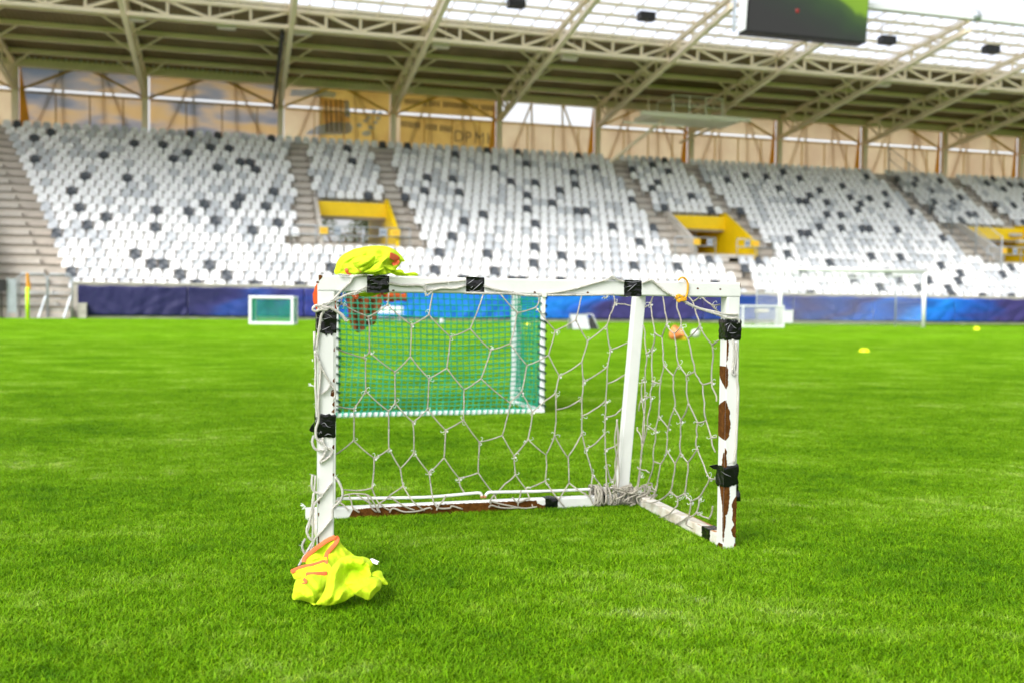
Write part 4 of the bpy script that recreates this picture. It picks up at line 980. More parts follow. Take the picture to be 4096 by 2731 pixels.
for i in range(0, 20):
    e1 = le0+(le1-le0)*i/19-.35; m.box(S((e1-4.6+e1)/2, i*TR+.18-TR*.5, fl_z(i)-RISE*.5-.11), (4.6, .36, .22), AX)
m.build('aisle_steps', M['concrete_pale'], stand)
# entrances
for k, (a, b) in enumerate(voms):
    zf = fl_z(VR0); zt = fl_z(VR1)
    def slope(d): return F0 + RISE*(d/TR)
    for s0, s1, mt, nm in ((a-.16, a+.02, 'concrete_pale', 'entrance_wall'), (b-.02, b+.16, 'yellow', 'entrance_wall')):
        dd0 = VR0*TR-.05
        poly = [S(s0, dd0, zf-.3), S(s0, dd0, slope(dd0)+.75), S(s0, lint_d+.2, zt+.35), S(s0, 15.4, zt+.35), S(s0, 15.4, zf-.3)]
        m = MB(); m.prism(poly, su*(s1-s0)); m.build(nm, M[mt], stand)
    m = MB(); z0 = sh(1400, 866, lint_d)[1]; z1 = sh(1400, 810, lint_d)[1]
    m.box(S((a+b)/2, lint_d+.2, (z0+z1)/2), (b-a-.04, .4, z1-z0), AX); m.build('lintel', M['yellow'], stand)
    m = MB(); m.box(S((a+b)/2, (VR0*TR+15.4)/2, zf-.1), (b-a-.04, 15.4-VR0*TR, .2), AX); m.build('entrance_floor', M['concrete_pale'], stand)
    if k: m = MB(); m.box(S((a+b)/2, (lint_d+.4+15.4)/2, z0+.1), (b-a-.04, 15.0-lint_d, .12), AX); m.build('entrance_ceiling', M['yellow'], stand)
    if k:
        m = MB(); m.box(S((a+b)/2, 13.0, (zf+z0)/2), (b-a-.04, .15, z0-zf), AX); m.build('entrance_back_wall', M['yellow'], stand)
        m = MB(); dx0 = sh(2752 if k == 1 else 3945, 955, 12.8)[0]; m.box(S(dx0, 12.8, zf+.95), (.62, .08, 1.9), AX); m.build('doorway', M['black'], stand)
    if k == 1:
        m = MB(); dx0, dx1 = sh(2776, 955, 12)[0], sh(2834, 955, 12)[0]; m.box(S((dx0+dx1)/2, 12.0, zf+1.0), (dx1-dx0, .1, 2.0), AX); o = m.build('white_door', M['alu'], stand)
# rear wall below the seats, open behind the first entrance
m = MB(); a, b = voms[0]
for x0, x1 in ((SL, a-.2), (b+.2, SR)): m.box(S((x0+x1)/2, 16.2, 5.0), (x1-x0, .3, 10.0), AX)
m.box(S((a+b)/2, 16.2, (10+z0+1.6)/2), (b-a+.4, .3, 10-z0-1.6), AX)
m.box(S((a+b)/2, 16.2, 1.9), (b-a+.4, .3, 3.8), AX)
m.build('rear_wall', M['concrete'], stand)
m = MB()
for z_ in (zf+.08, zf+.75, zf+1.3):
    m.box(S((a+b)/2, 15.9, z_), (b-a, .08, .07 if z_ > zf+.1 else .16), AX)
for q in range(4): m.box(S(a+(b-a)*(q+.5)/4, 15.9, zf+.6), (.06, .06, 1.2), AX)
m.build('rear_railing', M['brown_steel'], stand)

# columns, rafters, purlins, trusses
cols = [sh(px, py, 15.5)[0] for px, py in ((61, 500), (580, 500), (1122, 530), (1573, 560), (1996, 590), (2389, 620), (2762, 640), (3115, 660), (3455, 680), (3775, 700))]
cols = [2*cols[0]-cols[1]] + cols + [cols[-1]+7.1, cols[-1]+14.2]
zlow = lambda d: 13.0 + .146*(15.5-d)
zrf = lambda d: 14.72 + .092*(15.5-d)
DT, DE = 4.2, -3.2
for s_ in cols:
    m = MB(); m.box(S(s_, 15.5, 11.9), (.34, .34, 5.6), AX); m.build('column', M['steel'], stand)
    m = MB()
    m.beam(S(s_, 15.5, 13.0), S(s_, DE, zlow(DE)), .26, .26); 
    m.beam(S(s_, 15.5, zrf(15.5)-.28), S(s_, DE, zrf(DE)-.2), .24, .22)
    ds = [15.3-1.55*k for k in range(12)]
    for k, d in enumerate(ds[:-1]):
        top = zrf(d)-.28
        if top-zlow(d) > .5:
            m.beam(S(s_, d, zlow(d)), S(s_, d, top), .10, .10, up=su)
            if k % 2 == 0: m.beam(S(s_, d, top), S(s_, ds[k+1], zlow(ds[k+1])), .09, .09, up=su)
    for d in (12.9, 9.0, 6.4):                           # knee braces to the purlins
        for sg in (-1, 1): m.beam(S(s_, d, zlow(d)+.05), S(s_+sg*1.45, d-.2, zrf(d)-.35), .09, .09)
    m.build('rafter', M['steel'], stand)
m = MB(); m.beam(S(cols[3]-.42, 15.3, 12.95), S(cols[3]-.42, DT+.2, zlow(DT+.2)-.05), .16, .55); m.build('cable_tray', M['black'], stand)
s0_, s1_ = cols[0]-4, cols[-1]+4
for d in (13.4, 11.2, 9.0, 6.6):
    m = MB(); m.beam(S(s0_, d, zrf(d)-.2), S(s1_, d, zrf(d)-.2), .16, .26); m.build('purlin', M['steel'], stand)
m = MB(); m.box(S((s0_+s1_)/2, 15.35, 14.52), (s1_-s0_, .25, .55), AX); m.build('eave_beam', M['steel'], stand)
m = MB()
for s_ in cols: pass
x = cols[1]
while x < cols[3]-.5: m.tube([S(x, 14.95, 14.86), S(x, 15.0, 14.72)], .075, 8); x += .40
m.build('lamp_row', M['galv'], stand, True)
m = MB(); m.prism([S(s0_, DT-.1, zrf(DT)+.02), S(s0_, 17.2, zrf(17.2)+.02), S(s0_, 17.2, zrf(17.2)+.14), S(s0_, DT-.1, zrf(DT)+.14)], su*(s1_-s0_))
x = s0_
while x < s1_:
    m.beam(S(x, DT, zrf(DT)-.0), S(x, 16.8, zrf(16.8)-.0), .10, .09); x += .28
m.build('roof_sheet', M['deck'], stand)
ztop, zbot = 15.62, 14.78
m = MB(); m.beam(S(s0_, DT, ztop), S(s1_, DT, ztop), .22, .20); m.beam(S(s0_, DT, zbot), S(s1_, DT, zbot), .2, .2)
for c0_, c1_ in zip(cols, cols[1:]):
    dx = (c1_-c0_)/4
    for k in range(1, 4): m.beam(S(c0_+dx*k, DT, zbot), S(c0_+dx*k, DT, ztop), .13, .13, up=sn_)
    for (i0, i1) in ((0, 1), (1, 2)): m.beam(S(c0_+dx*i0+.1, DT, ztop-.1), S(c0_+dx*i1, DT, zbot+.1), .13, .13, up=sn_)
    for (i0, i1) in ((2, 3), (3, 4)): m.beam(S(c0_+dx*i0, DT, zbot+.1), S(c0_+dx*i1-.1, DT, ztop-.1), .13, .13, up=sn_)
m.build('roof_truss', M['steel'], stand)
# translucent front of the roof
gm = bpy.data.materials.new('roof_polycarbonate'); gm.use_nodes = True
N = gm.node_tree.nodes; L = gm.node_tree.links
tr = N.new('ShaderNodeBsdfTranslucent'); tr.inputs['Color'].default_value = (.84, .87, .94, 1)
L.new(tr.outputs[0], N['Material Output'].inputs['Surface'])
m = MB(); m.prism([S(s0_, DE, zrf(DE)+.02), S(s0_, DT-.15, zrf(DT-.15)+.02), S(s0_, DT-.15, zrf(DT-.15)+.035), S(s0_, DE, zrf(DE)+.035)], su*(s1_-s0_))
m.build('roof_glazing', gm, stand)
m = MB()
for k in range(6):
    d = DT-.6-(DT-DE-.7)*k/5; m.beam(S(s0_, d, zrf(d)-.10), S(s1_, d, zrf(d)-.10), .10, .16)
x = s0_
while x < s1_:
    m.beam(S(x, DT, zrf(DT)-.02), S(x, DE, zrf(DE)-.02), .07, .05); x += 1.17
m.build('glazing_bars', M['steel'], stand)
m = MB(); m.beam(S(s0_, DE-.05, zrf(DE)-.02), S(s1_, DE-.05, zrf(DE)-.02), .14, .26); m.build('roof_edge', M['alu'], stand)

# backlit rear wall with a slot of daylight, ochre frame, painted mural
wm = mat('rear_panel', (1.0, .86, .70), .7, trans=.95, var=.10, vscale=.35)
mw = bpy.data.materials.new('mural_panel'); mw.use_nodes = True
N = mw.node_tree.nodes; L = mw.node_tree.links; tc = N.new('ShaderNodeTexCoord'); n1 = N.new('ShaderNodeTexNoise')
mp = N.new('ShaderNodeMapping'); mp.inputs['Scale'].default_value = (.16, .16, .55); n1.inputs['Scale'].default_value = 1.6; n1.inputs['Detail'].default_value = 3
L.new(tc.outputs['Object'], mp.inputs[0]); L.new(mp.outputs[0], n1.inputs['Vector']); rp = N.new('ShaderNodeValToRGB'); L.new(n1.outputs['Fac'], rp.inputs['Fac'])
e = rp.color_ramp.elements; e[0].position = .34; e[0].color = (.52, .57, .68, 1); e[1].position = .62; e[1].color = (.98, .80, .55, 1)
x_ = e.new(.46); x_.color = (.72, .69, .72, 1); x_ = e.new(.52); x_.color = (.93, .80, .68, 1)
bs = N['Principled BSDF']; t_ = N.new('ShaderNodeBsdfTranslucent'); mx = N.new('ShaderNodeMixShader'); mx.inputs[0].default_value = .82
L.new(rp.outputs[0], bs.inputs['Base Color']); L.new(rp.outputs[0], t_.inputs['Color']); L.new(bs.outputs[0], mx.inputs[1]); L.new(t_.outputs[0], mx.inputs[2]); L.new(mx.outputs[0], N['Material Output'].inputs['Surface'])
DW = 15.95
for k, (c0_, c1_) in enumerate(zip(cols, cols[1:])):
    a, b = c0_+.24, c1_-.14
    mtl = mw if k in (1, 2) else wm
    for z0, z1 in ((9.4, 13.03), (13.19, 14.75)):
        if k == 5 and z0 > 13: continue                  # the upper panel is missing in one bay
        m = MB(); m.box(S((a+b)/2, DW, (z0+z1)/2), (b-a, .05, z1-z0), AX); m.build('rear_panel', mtl, stand)
    m = MB()
    for q in range(1, 3):
        s_ = a+(b-a)*q/3
        m.beam(S(s_+.12, DW+.12, 9.6), S(s_-.05, DW+.12, 14.7), .11, .1, up=su)
    for e0, e1 in ((.04, .34), (.96, .66)): m.beam(S(a+(b-a)*e0, DW+.1, 9.6), S(a+(b-a)*e1, DW+.1, 14.6), .10, .1, up=sn_)
    for q in range(1, 4): m.beam(S(a+(b-a)*(q/3.6), DW-.06, 9.6), S(a+(b-a)*(q/3.6), DW-.06, 12.95), .08, .06, up=su)
    if k != 5:
        mid = (a+b)/2
        for e0 in (a-.1, b+.1): m.beam(S(e0, DW-.12, 13.0), S(mid+(e0-mid)*.02, DW-.12, 14.62), .13, .12, up=sn_)
        m.box(S(mid, DW-.12, 14.60), (.5, .12, .22), AX)
    m.box(S((a+b)/2, DW-.03, 14.72), (b-a, .06, .09), AX); m.box(S((a+b)/2, DW-.02, 12.92), (b-a, .1, .07), AX)
    m.build('wall_frame', M['brown_steel' if k < 3 else 'ochre_steel'], stand)
    if k in (1, 4, 5, 6, 7, 8, 9, 10, 11):
        e0 = c0_ if k == 1 else c1_; sg = 1 if k == 1 else -1
        m = MB(); m.prism([S(e0+sg*.18, DW-.2, 9.6), S(e0+sg*(.95 if k == 1 else .8), DW-.2, 9.6), S(e0+sg*.22, DW-.2, 14.6), S(e0+sg*.18, DW-.2, 14.6)], sn_*.03); m.build('gusset_panel', M['ochre'], stand)
# the yellow mural: sheet, striped shape, ovals, lettering
mur = lambda px, py: sh(px, py, DW-.05)
m = MB(); sa = mur(1277, 480)[0]; sb = cols[5]-.25
for x0, x1 in ((sa, cols[4]-.2), (cols[4]+.5, sb)):
    for z0, z1 in ((9.45, 12.95), (13.23, 14.7)): m.box(S((x0+x1)/2, DW-.045, (z0+z1)/2), (x1-x0, .03, z1-z0), AX)
mural = m.build('mural', M['mural_yellow'], stand)
def flat(poly, mt, off=.07):
    m = MB(); m.prism([S(*[q for q in (mur(*p)[0], DW-off, mur(*p)[1])]) for p in poly], sn_*.008); m.build('mural_shape', M[mt], mural)
flat([(1220,535),(1270,505),(1330,490),(1400,492),(1412,510),(1405,530),(1380,540),(1240,540)], 'mural_blue')
flat([(1165,360),(1270,358),(1345,372),(1340,392),(1270,388),(1160,385)], 'mural_blue'); flat([(1280,392),(1395,402),(1400,535),(1300,535)], 'mural_pale', .066)
for x0 in (1300, 1318, 1340, 1358): flat([(x0,400),(x0+7,400),(x0+12,528),(x0+5,528)], 'mural_grey', .076)
flat([(1376,402),(1395,406),(1402,470),(1380,470)], 'mural_blue', .078)
for cx_, cy_, rx, ry in ((1466,535,19,11),(1486,512,15,8),(1500,492,12,7),(1512,474,11,7),(1520,455,9,7),(1437,503,11,9),(1462,485,10,6),(1476,472,11,6),(1496,448,8,9)):
    flat([(cx_+rx*cos(a*pi/7), cy_+ry*sin(a*pi/7)) for a in range(14)], 'mural_blue', .08)
rn = random.Random(5)
def letters(x0, x1, y0, y1, hh, gaps=()):
    x = x0
    while x < x1:
        w = rn.uniform(5, 9); y = y0+(y1-y0)*(x-x0)/(x1-x0)
        if not any(g0 < x < g1 for g0, g1 in gaps): flat([(x,y),(x+w,y+.6),(x+w,y+hh),(x,y+hh)], 'mural_grey', .075)
        x += w+3.5
letters(1618, 1968, 396, 424, 22, ((1700,1712),(1752,1768),(1868,1884),(1905,1915))); letters(1604, 1806, 484, 508, 24, ((1682,1700),(1740,1752)))
for ch, px, py in (('D', 1813, 568), ('P', 1856, 572), ('M', 1894, 575), ('K', 1944, 578)):
    cu = bpy.data.curves.new('lettering', 'FONT'); cu.body = ch; cu.extrude = .004
    to = bpy.data.objects.new('lettering', cu); C.objects.link(to)
    bpy.context.view_layer.update()
    me = bpy.data.meshes.new_from_object(to.evaluated_get(bpy.context.evaluated_depsgraph_get())); bpy.data.objects.remove(to)
    s_, z_ = mur(px, py); hgt = mur(px, py-46)[1]-z_
    k_ = hgt/.70; m = MB(); m.add([S(s_+v.co.x*k_*.92, DW-.10+v.co.z, z_+v.co.y*k_) for v in me.vertices], [tuple(p.vertices) for p in me.polygons])
    m.build('lettering', M['mural_grey'], mural)

# parapet wall at the left end of the stand
lp = sh(62, 1110, .2)[0]
wt = thing('parapet_wall', S(lp-.6, 5, 0), 'sloping grey concrete parapet wall at the left end of the stand', 'wall')
m = MB(); spl = (sh(272, 1118, .4)[0]-sh(6, 520, 14.65)[0])/14.25
zw = sh(40, 1090, -1.2)[1]; m.prism([S(lp-.5, -1.2, 0), S(lp-.5, -1.2, zw), S(lp-.5-15.2*spl, 14, zw+15.2*.60), S(lp-.5-15.2*spl, 14, 0)], -su*.35); m.build('wall_body', M['concrete_pale'], wt)
m = MB(); m.prism([S(lp-.44, -1.25, zw+.001), S(lp-.44, -1.25, zw+.14), S(lp-.44-15.2*spl, 14, zw+15.2*.60+.16), S(lp-.44-15.2*spl, 14, zw+15.2*.60+.02)], -su*.47); m.build('coping', M['concrete'], wt)
p = S(sh(49, 1200, -1.5)[0], -1.5, 0)
m = MB(); z_ = sh(49, 1118, -1.5)[1]; m.box(p+UP*(z_/2+.12), (.34, .12, z_-.2), AX); m.box(p+UP*.06-su*.1, (.05, .05, .12), AX)
for sg in (-.17, .17): m.tube([p+su*sg-sn_*.07, p+su*sg-sn_*.07+UP*(z_+.1)], .02, 6)
tag(m.build('service_cabinet', M['galv']), 'narrow grey cabinet standing against the parapet wall', 'cabinet')
p = S(sh(5, 1150, -1.6)[0], -1.6, 0); m = MB(); m.box(p+UP*sh(5, 1142, -1.6)[1], (.36, .16, .5), AX); m.tube([p, p+UP*1.6], .03, 6); m.box(p+UP*.02, (.3, .3, .04), AX)
tag(m.build('loudspeaker', M['black']), 'black loudspeaker on a short pole at the left edge', 'speaker')

# front barrier gates at the foot of the left stairs
for (xa_, xb_, lab) in ((76, 188, 'galvanised tube gate at the stair foot, beside the corner pole'), (192, 288, 'galvanised tube gate at the stair foot, next to the blue banner')):
    s0, s1 = sh(xa_, 1200, -.8)[0], sh(xb_, 1200, -.8)[0]; zt = sh(120, 1095, -.8)[1]
    t = thing('barrier_gate', S((s0+s1)/2, -.8, 0), lab, 'gate', 'tube gates at the stair foot')
    m = MB(); m.tube(spline([S(s0, -.8, 0), S(s0, -.8, zt-.15), S(s0+.12, -.8, zt), S(s1-.12, -.8, zt), S(s1, -.8, zt-.15), S(s1, -.8, 0)], 1), .032, 8); m.build('frame', M['galv'], t, True)
    m = MB(); m.tube([S(s0, -.8, zt*.56), S(s1, -.8, zt*.56)], .03, 8)
    for q in range(5): m.tube([S(s0, -.8, zt*(.62+.08*q)), S(s1, -.8, zt*(.62+.08*q))], .012, 6)
    for q in range(4): m.tube([S(s0, -.8, .12+.24*q), S(s1, -.8, .12+.24*q)], .014, 6)
    m.build('rails', M['galv'], t, True)
    m = MB(); m.beam(S(s1-.04, -.85, zt*.5), S(s1-.25, -1.35, .02), .07, .05); m.build('brace', M['galv'], t)
p = S(sh(330, 1262, -.5)[0], -.5, 0); m = MB(); zt = sh(330, 1213, -.5)[1]
m.box(p+UP*zt*.42, (.34, .3, zt*.84), AX); m.box(p+UP*zt*.92, (.38, .34, zt*.16), AX); m.tube([p+UP*zt*.5-sn_*.15, p+UP*zt*.5-sn_*.19], .08, 12)
tag(m.build('meter_post', M['concrete_pale']), 'short beige utility post in front of the banner end', 'post')

# blue banner along the front wall
bm_ = bpy.data.materials.new('banner_cloth'); bm_.use_nodes = True
N = bm_.node_tree.nodes; L = bm_.node_tree.links; tc = N.new('ShaderNodeTexCoord'); mp = N.new('ShaderNodeMapping'); wv = N.new('ShaderNodeTexNoise')
mp.inputs['Rotation'].default_value = (0, R(-28), R(-15.95)); mp.inputs['Scale'].default_value = (.085, .0, .42); wv.inputs['Scale'].default_value = 2.4; wv.inputs['Detail'].default_value = 2.5
mp0 = N.new('ShaderNodeMapping'); mp0.inputs['Rotation'].default_value = (0, 0, R(-15.95))
L.new(tc.outputs['Object'], mp0.inputs[0]); mp.inputs['Rotation'].default_value = (0, R(-24), 0)
L.new(mp0.outputs[0], mp.inputs[0]); L.new(mp.outputs[0], wv.inputs['Vector'])
sx = N.new('ShaderNodeSeparateXYZ'); L.new(mp0.outputs[0], sx.inputs[0])
bs0, bs1 = sh(300, 1200, -.3)[0], sh(4120, 1250, -.3)[0]
dg = N.new('ShaderNodeMath'); dg.operation = 'MULTIPLY_ADD'; dg.inputs[1].default_value = -1.5; L.new(sx.outputs['Z'], dg.inputs[0]); L.new(sx.outputs['X'], dg.inputs[2])
nn1 = N.new('ShaderNodeMath'); nn1.operation = 'MULTIPLY_ADD'; nn1.inputs[1].default_value = 7.0; L.new(wv.outputs['Fac'], nn1.inputs[0]); L.new(dg.outputs[0], nn1.inputs[2])
g1 = N.new('ShaderNodeMapRange'); g1.inputs['From Min'].default_value = bs0+2.4; g1.inputs['From Max'].default_value = bs1+2.4
L.new(nn1.outputs[0], g1.inputs['Value'])
rp = N.new('ShaderNodeValToRGB'); L.new(g1.outputs[0], rp.inputs['Fac']); e = rp.color_ramp.elements
NV, PU, MID, BR, CY_ = (.010, .010, .085), (.036, .028, .15), (.010, .05, .29), (.004, .11, .55), (.003, .20, .74)
stops = [(300, NV), (780, NV), (900, (.02, .02, .14)), (985, MID), (1130, (.02, .02, .15)), (1260, (.02, .03, .24)), (1400, BR), (1700, CY_), (2050, BR), (2200, CY_), (2330, BR), (2430, PU), (2760, PU), (2900, MID), (3060, MID), (3200, PU), (3330, MID), (3420, PU), (3520, BR), (3620, MID), (3720, CY_), (3860, BR), (3930, MID), (4000, PU), (4100, PU)]
for k_, (px, cl) in enumerate(stops):
    ps = (sh(px, 1230, -.3)[0]-bs0)/(bs1-bs0); ps = min(1, max(0, ps))
    q = e[0] if k_ == 0 else (e[len(e)-1] if k_ == len(stops)-1 else e.new(ps)); q.position = ps; q.color = (*cl, 1)
L.new(rp.outputs[0], N['Principled BSDF'].inputs['Base Color']); N['Principled BSDF'].inputs['Roughness'].default_value = .6
bl0 = sh(312, 1200, -.3)[0]; bt = 1.47; bb = .13; x = bl0; rn = random.Random(2); kk = 0
lens_ = [4.6, 5.2, 5.2, 5.0, 5.2, 5.2, 5.4, 5.0, 5.4, 5.2]
posn = ['leftmost one, beside the tube gates', 'behind the dark green netted goal', 'behind the taped left post of the rusty goal', 'behind the middle of the green net', 'behind the grey A-frame board', 'behind the tipped orange cone', 'behind the small white netted goal', 'behind the left half of the full size goal', 'behind the right post of the full size goal', 'rightmost one, right of the full size goal']
for w in lens_:
    nx, nz = 60, 14; m = MB(); vs = []
    for i in range(nx+1):
        for j in range(nz+1):
            u_, v_ = i/nx, j/nz
            fold = .035*sin(9*u_+5*(1-v_)*(u_-.5)*2+kk)*(1-v_*.75) + .03*noise.noise(V((u_*6+v_*3.2*(1 if u_ < .5 else -1), v_*2.2, kk*3.7))) + .015*noise.noise(V((u_*17, v_*3, kk)))
            vs.append(S(x+w*u_, -.31-abs(fold)*1.6, bb+(bt-bb)*v_ - .03*sin(pi*u_*3)**2*(v_)))
    m.add(vs, [(i*(nz+1)+j, (i+1)*(nz+1)+j, (i+1)*(nz+1)+j+1, i*(nz+1)+j+1) for i in range(nx) for j in range(nz)])
    o = m.build('blue_banner', bm_, None, True, origin=S(0, 0, 0)); tag(o, 'blue cloth banner on the front wall, '+posn[kk], 'banner', 'blue banners along the front wall')
    so = o.modifiers.new('thickness', 'SOLIDIFY'); so.thickness = .01
    x += w+.02; kk += 1

# ------------------------------------------------------------------ seats
def seat_mesh(name, mt):
    m = MB(); nx, nz = 8, 7
    def shell(y0, y1, z0, z1, w, top_r, bow, th):
        F_, B_ = [], []
        for j in range(nz+1):
            v = j/nz; z = z0+(z1-z0)*v
            k = 1.0 if v < 1-top_r else sqrt(max(0.0, 1-((v-(1-top_r))/top_r)**2*.80))
            for i in range(nx+1):
                u = i/nx*2-1; y = y0+(y1-y0)*v + bow*(1-u*u) ; F_.append(V((u*w/2*k, y, z - .0*u*u))); B_.append(V((u*w/2*k, y+th, z)))
        n = nx+1; fs = [(j*n+i, j*n+i+1, (j+1)*n+i+1, (j+1)*n+i) for j in range(nz) for i in range(nx)]
        o = len(F_); fs += [tuple(o+q for q in reversed(f)) for f in fs]
        rim = [i for i in range(n)] + [j*n+nx for j in range(1, nz+1)] + [nz*n+i for i in range(nx-1, -1, -1)] + [j*n for j in range(nz-1, 0, -1)]
        fs += [(rim[q], rim[(q+1) % len(rim)], o+rim[(q+1) % len(rim)], o+rim[q]) for q in range(len(rim))]
        m.add(F_+B_, fs)
    shell(.34, .46, .42, .84, .445, .42, .05, .03)         # backrest
    shell(.10, .26, .34, .60, .43, .35, -.035, .035)       # folded up seat pan
    m.box((0, .36, .40), (.38, .16, .06)); m.box((0, .52, .22), (.06, .10, .44))
    o = m.build(name, mt, None, True, origin=(0, 0, 0)); me = o.data; bpy.data.objects.remove(o); me.set_sharp_from_angle(angle=R(45)); return me
SM = [seat_mesh('stadium_seat', M[k]) for k in ('seat_white', 'seat_grey', 'seat_dark')]
PITCHS = .525
def left_edge(i):                                        # slanted left end of the seating
    y = 1118-(1118-520)*i/19; x = 272-(272-6)*i/19
    return sh(x, y, i*TR+.4)[0]
seats = []
rn = random.Random(21)
for i in range(NR):
    s_ = left_edge(i)+.25; k = 0
    while s_ < 50:
        ok = True
        for a, b, r0, r1 in aisles:
            if r0 <= i <= r1 and a-.05 < s_ < b+.05: ok = False
        for a, b in voms:
            if VR0-1 < i < VR1+0 and a-1.3 < s_ < b+1.3: ok = False
            if i == VR0-1 and a-1.9 < s_ < b+1.5: ok = False
        if ok:
            p = S(s_, i*TR+.16, fl_z(i)); q = proj(p+UP*.6)
            c = rn.random(); col = 2 if c < .13 else (1 if c < .36 else 0)
            if col == 2 and rn.random() < .8 and any(t[3] == 2 and (t[2]-p).length < 1.12 for t in seats[-140:]): col = 0
            seats.append((i, k, p, col, q)); k += 1
        s_ += PITCHS
def visible(q): return -30 < q[0] < 4126 and not (1255 < q[0] < 2960 and q[1] > 1098) and not (1335 < q[0] < 1660 and q[1] > 985)
order = sorted([t for t in seats if visible(t[4])], key=lambda t: (t[2]-CP).length)
single = set(id(t) for t in order[:300])
ROWN = ['lowest', 'second lowest', 'third lowest', 'fourth lowest', 'fifth lowest', 'sixth lowest', 'seventh lowest', 'eighth lowest', 'ninth lowest', 'tenth lowest']
ONES = ['', 'first', 'second', 'third', 'fourth', 'fifth', 'sixth', 'seventh', 'eighth', 'ninth', 'tenth', 'eleventh', 'twelfth', 'thirteenth', 'fourteenth', 'fifteenth', 'sixteenth', 'seventeenth', 'eighteenth', 'nineteenth']
TENS = {2: ('twentieth', 'twenty'), 3: ('thirtieth', 'thirty'), 4: ('fortieth', 'forty'), 5: ('fiftieth', 'fifty'), 6: ('sixtieth', 'sixty'), 7: ('seventieth', 'seventy'), 8: ('eightieth', 'eighty'), 9: ('ninetieth', 'ninety')}
def nth(n): return ONES[n] if n < 20 else (TENS[n//10][0] if n % 10 == 0 else TENS[n//10][1]+'-'+ONES[n % 10])
CN = ['white', 'pale grey', 'charcoal']
rest = MB(); ca, sa_ = cos(al), sin(al)
raw = [([v.co.copy() for v in me.vertices], [tuple(p.vertices) for p in me.polygons]) for me in SM]
for t in seats:
    i, k, p, col, q = t
    if id(t) in single:
        o = bpy.data.objects.new('stadium_seat', SM[col]); C.objects.link(o); o.location = p; o.rotation_euler = (0, 0, al)
        tag(o, f'{CN[col]} seat in the {ROWN[i]} stand row, {nth(k+1)} from its left end', 'seat', 'single seats in the lower rows of the stand')
    else:
        rest.k = col; vs, fs = raw[col]
        rest.add([(p.x+v.x*ca-v.y*sa_, p.y+v.x*sa_+v.y*ca, p.z+v.z) for v in vs], fs)
o = rest.build('stadium_seats', [M['seat_white'], M['seat_grey'], M['seat_dark']], None, True, origin=S(0, 8, 0))
o.data.set_sharp_from_angle(angle=R(45))
tag(o, 'mixed white, grey and charcoal plastic seats filling the upper rows of the stand', 'seats', kind='stuff')

# ------------------------------------------------------------------ railings with signs, fence, platform, lights, screen, trees
def railing(pts, hgt, label, signs=(), group='tube railings in front of the stand entrances', steps=4):
    """pts: (s, d, z) of the foot line"""
    t = thing('railing', S(*pts[0]), label, 'railing', group); m = MB()
    P = [S(*p) for p in pts]
    for k in (1.0, .55): m.tube([p+UP*hgt*k for p in P], .032, 7)
    m.build('rails', M['galv'], t, True)
    for a, b in zip(P, P[1:]):
        n = max(1, round((b-a).length/1.3))
        for i in range(n+1):
            m = MB(); q = a.lerp(b, i/n); m.tube([q, q+UP*hgt], .028, 7); m.build('rail_post', M['galv'], t, True)
    for s_, mt, w in signs:
        p = S(s_, pts[0][1]-.06, pts[0][2]+hgt*.76)
        m = MB(); m.box(p, (w, .02, .36), AX); so = m.build('sign_plate', M[mt], t)
        m = MB()
        for q in (-.10, 0, .10): m.box(p-sn_*.014+su*q, (.055, .006, .13), AX)
        m.build('sign_mark', M['ink' if mt == 'sign_grey' else 'flag'], so)
zr_ = fl_z(6)-.05; dr = 4.32
def sx_(px, py): return sh(px, py, dr)[0]
a0, a1 = sx_(1165, 930), sx_(1640, 930)
railing([(a0, dr, zr_-.1), (a1, dr, zr_-.1)], 1.02, 'tube railing with yellow and grey signs before the left yellow entrance', [(sx_(1295, 915), 'sign_yellow', .42), (sx_(1350, 915), 'sign_grey', .34), (sx_(1531, 922), 'sign_grey', .38), (sx_(1580, 922), 'sign_yellow', .52)])
a0, a1 = sx_(2700, 975), sx_(2862, 975)
railing([(a0, dr, zr_-.1), (a1, dr, zr_-.1)], 1.05, 'tube railing with yellow and grey signs before the middle yellow entrance', [(sx_(2786, 965), 'sign_yellow', .42), (sx_(2838, 967), 'sign_grey', .38)])
a0, a1 = sx_(2948, 985), sx_(3095, 985)
railing([(a0, dr, zr_-.1), (a1, dr, zr_-.1)], 1.05, 'tube railing with signs right of the middle yellow entrance', [(sx_(2988, 970), 'sign_grey', .36), (sx_(3022, 972), 'sign_yellow', .42)])
a0, a1 = sx_(3950, 1010), sx_(4150, 1015)
railing([(a0, dr, zr_-.1), (a1, dr, zr_-.1)], 1.1, 'tube railing with signs before the yellow entrance at the right edge', [(sx_(4014, 1005), 'sign_yellow', .42), (sx_(4058, 1008), 'sign_grey', .36)])
# handrails up the front rows
s_a = left_edge(2)-.3
# tall segregation fence beside the right hand stairs
ft = thing('mesh_fence', S(aisles[4][1], 8, fl_z(10)), 'tall grey steel fence climbing the stairs on the right of the stand', 'fence')
m = MB(); sfx = aisles[4][1]+.12; prev = None
tops = []
for i in (4, 7, 10, 13, 16, 19):
    b_ = S(sfx, i*TR+.3, fl_z(i)); tops.append(b_)
    mp_ = MB(); mp_.tube([b_, b_+UP*2.5], .045, 7); mp_.build('fence_post', M['galv'], ft, True)
for k in (.15, .8, 1.6, 2.45): m.tube([b_+UP*k for b_ in tops], .025, 6)
for a, b in zip(tops, tops[1:]):
    for i in range(1, 14): m.tube([a.lerp(b, i/14)+UP*.15, a.lerp(b, i/14)+UP*2.45], .007, 4)
m.build('fence_panel', M['galv'], ft, True)

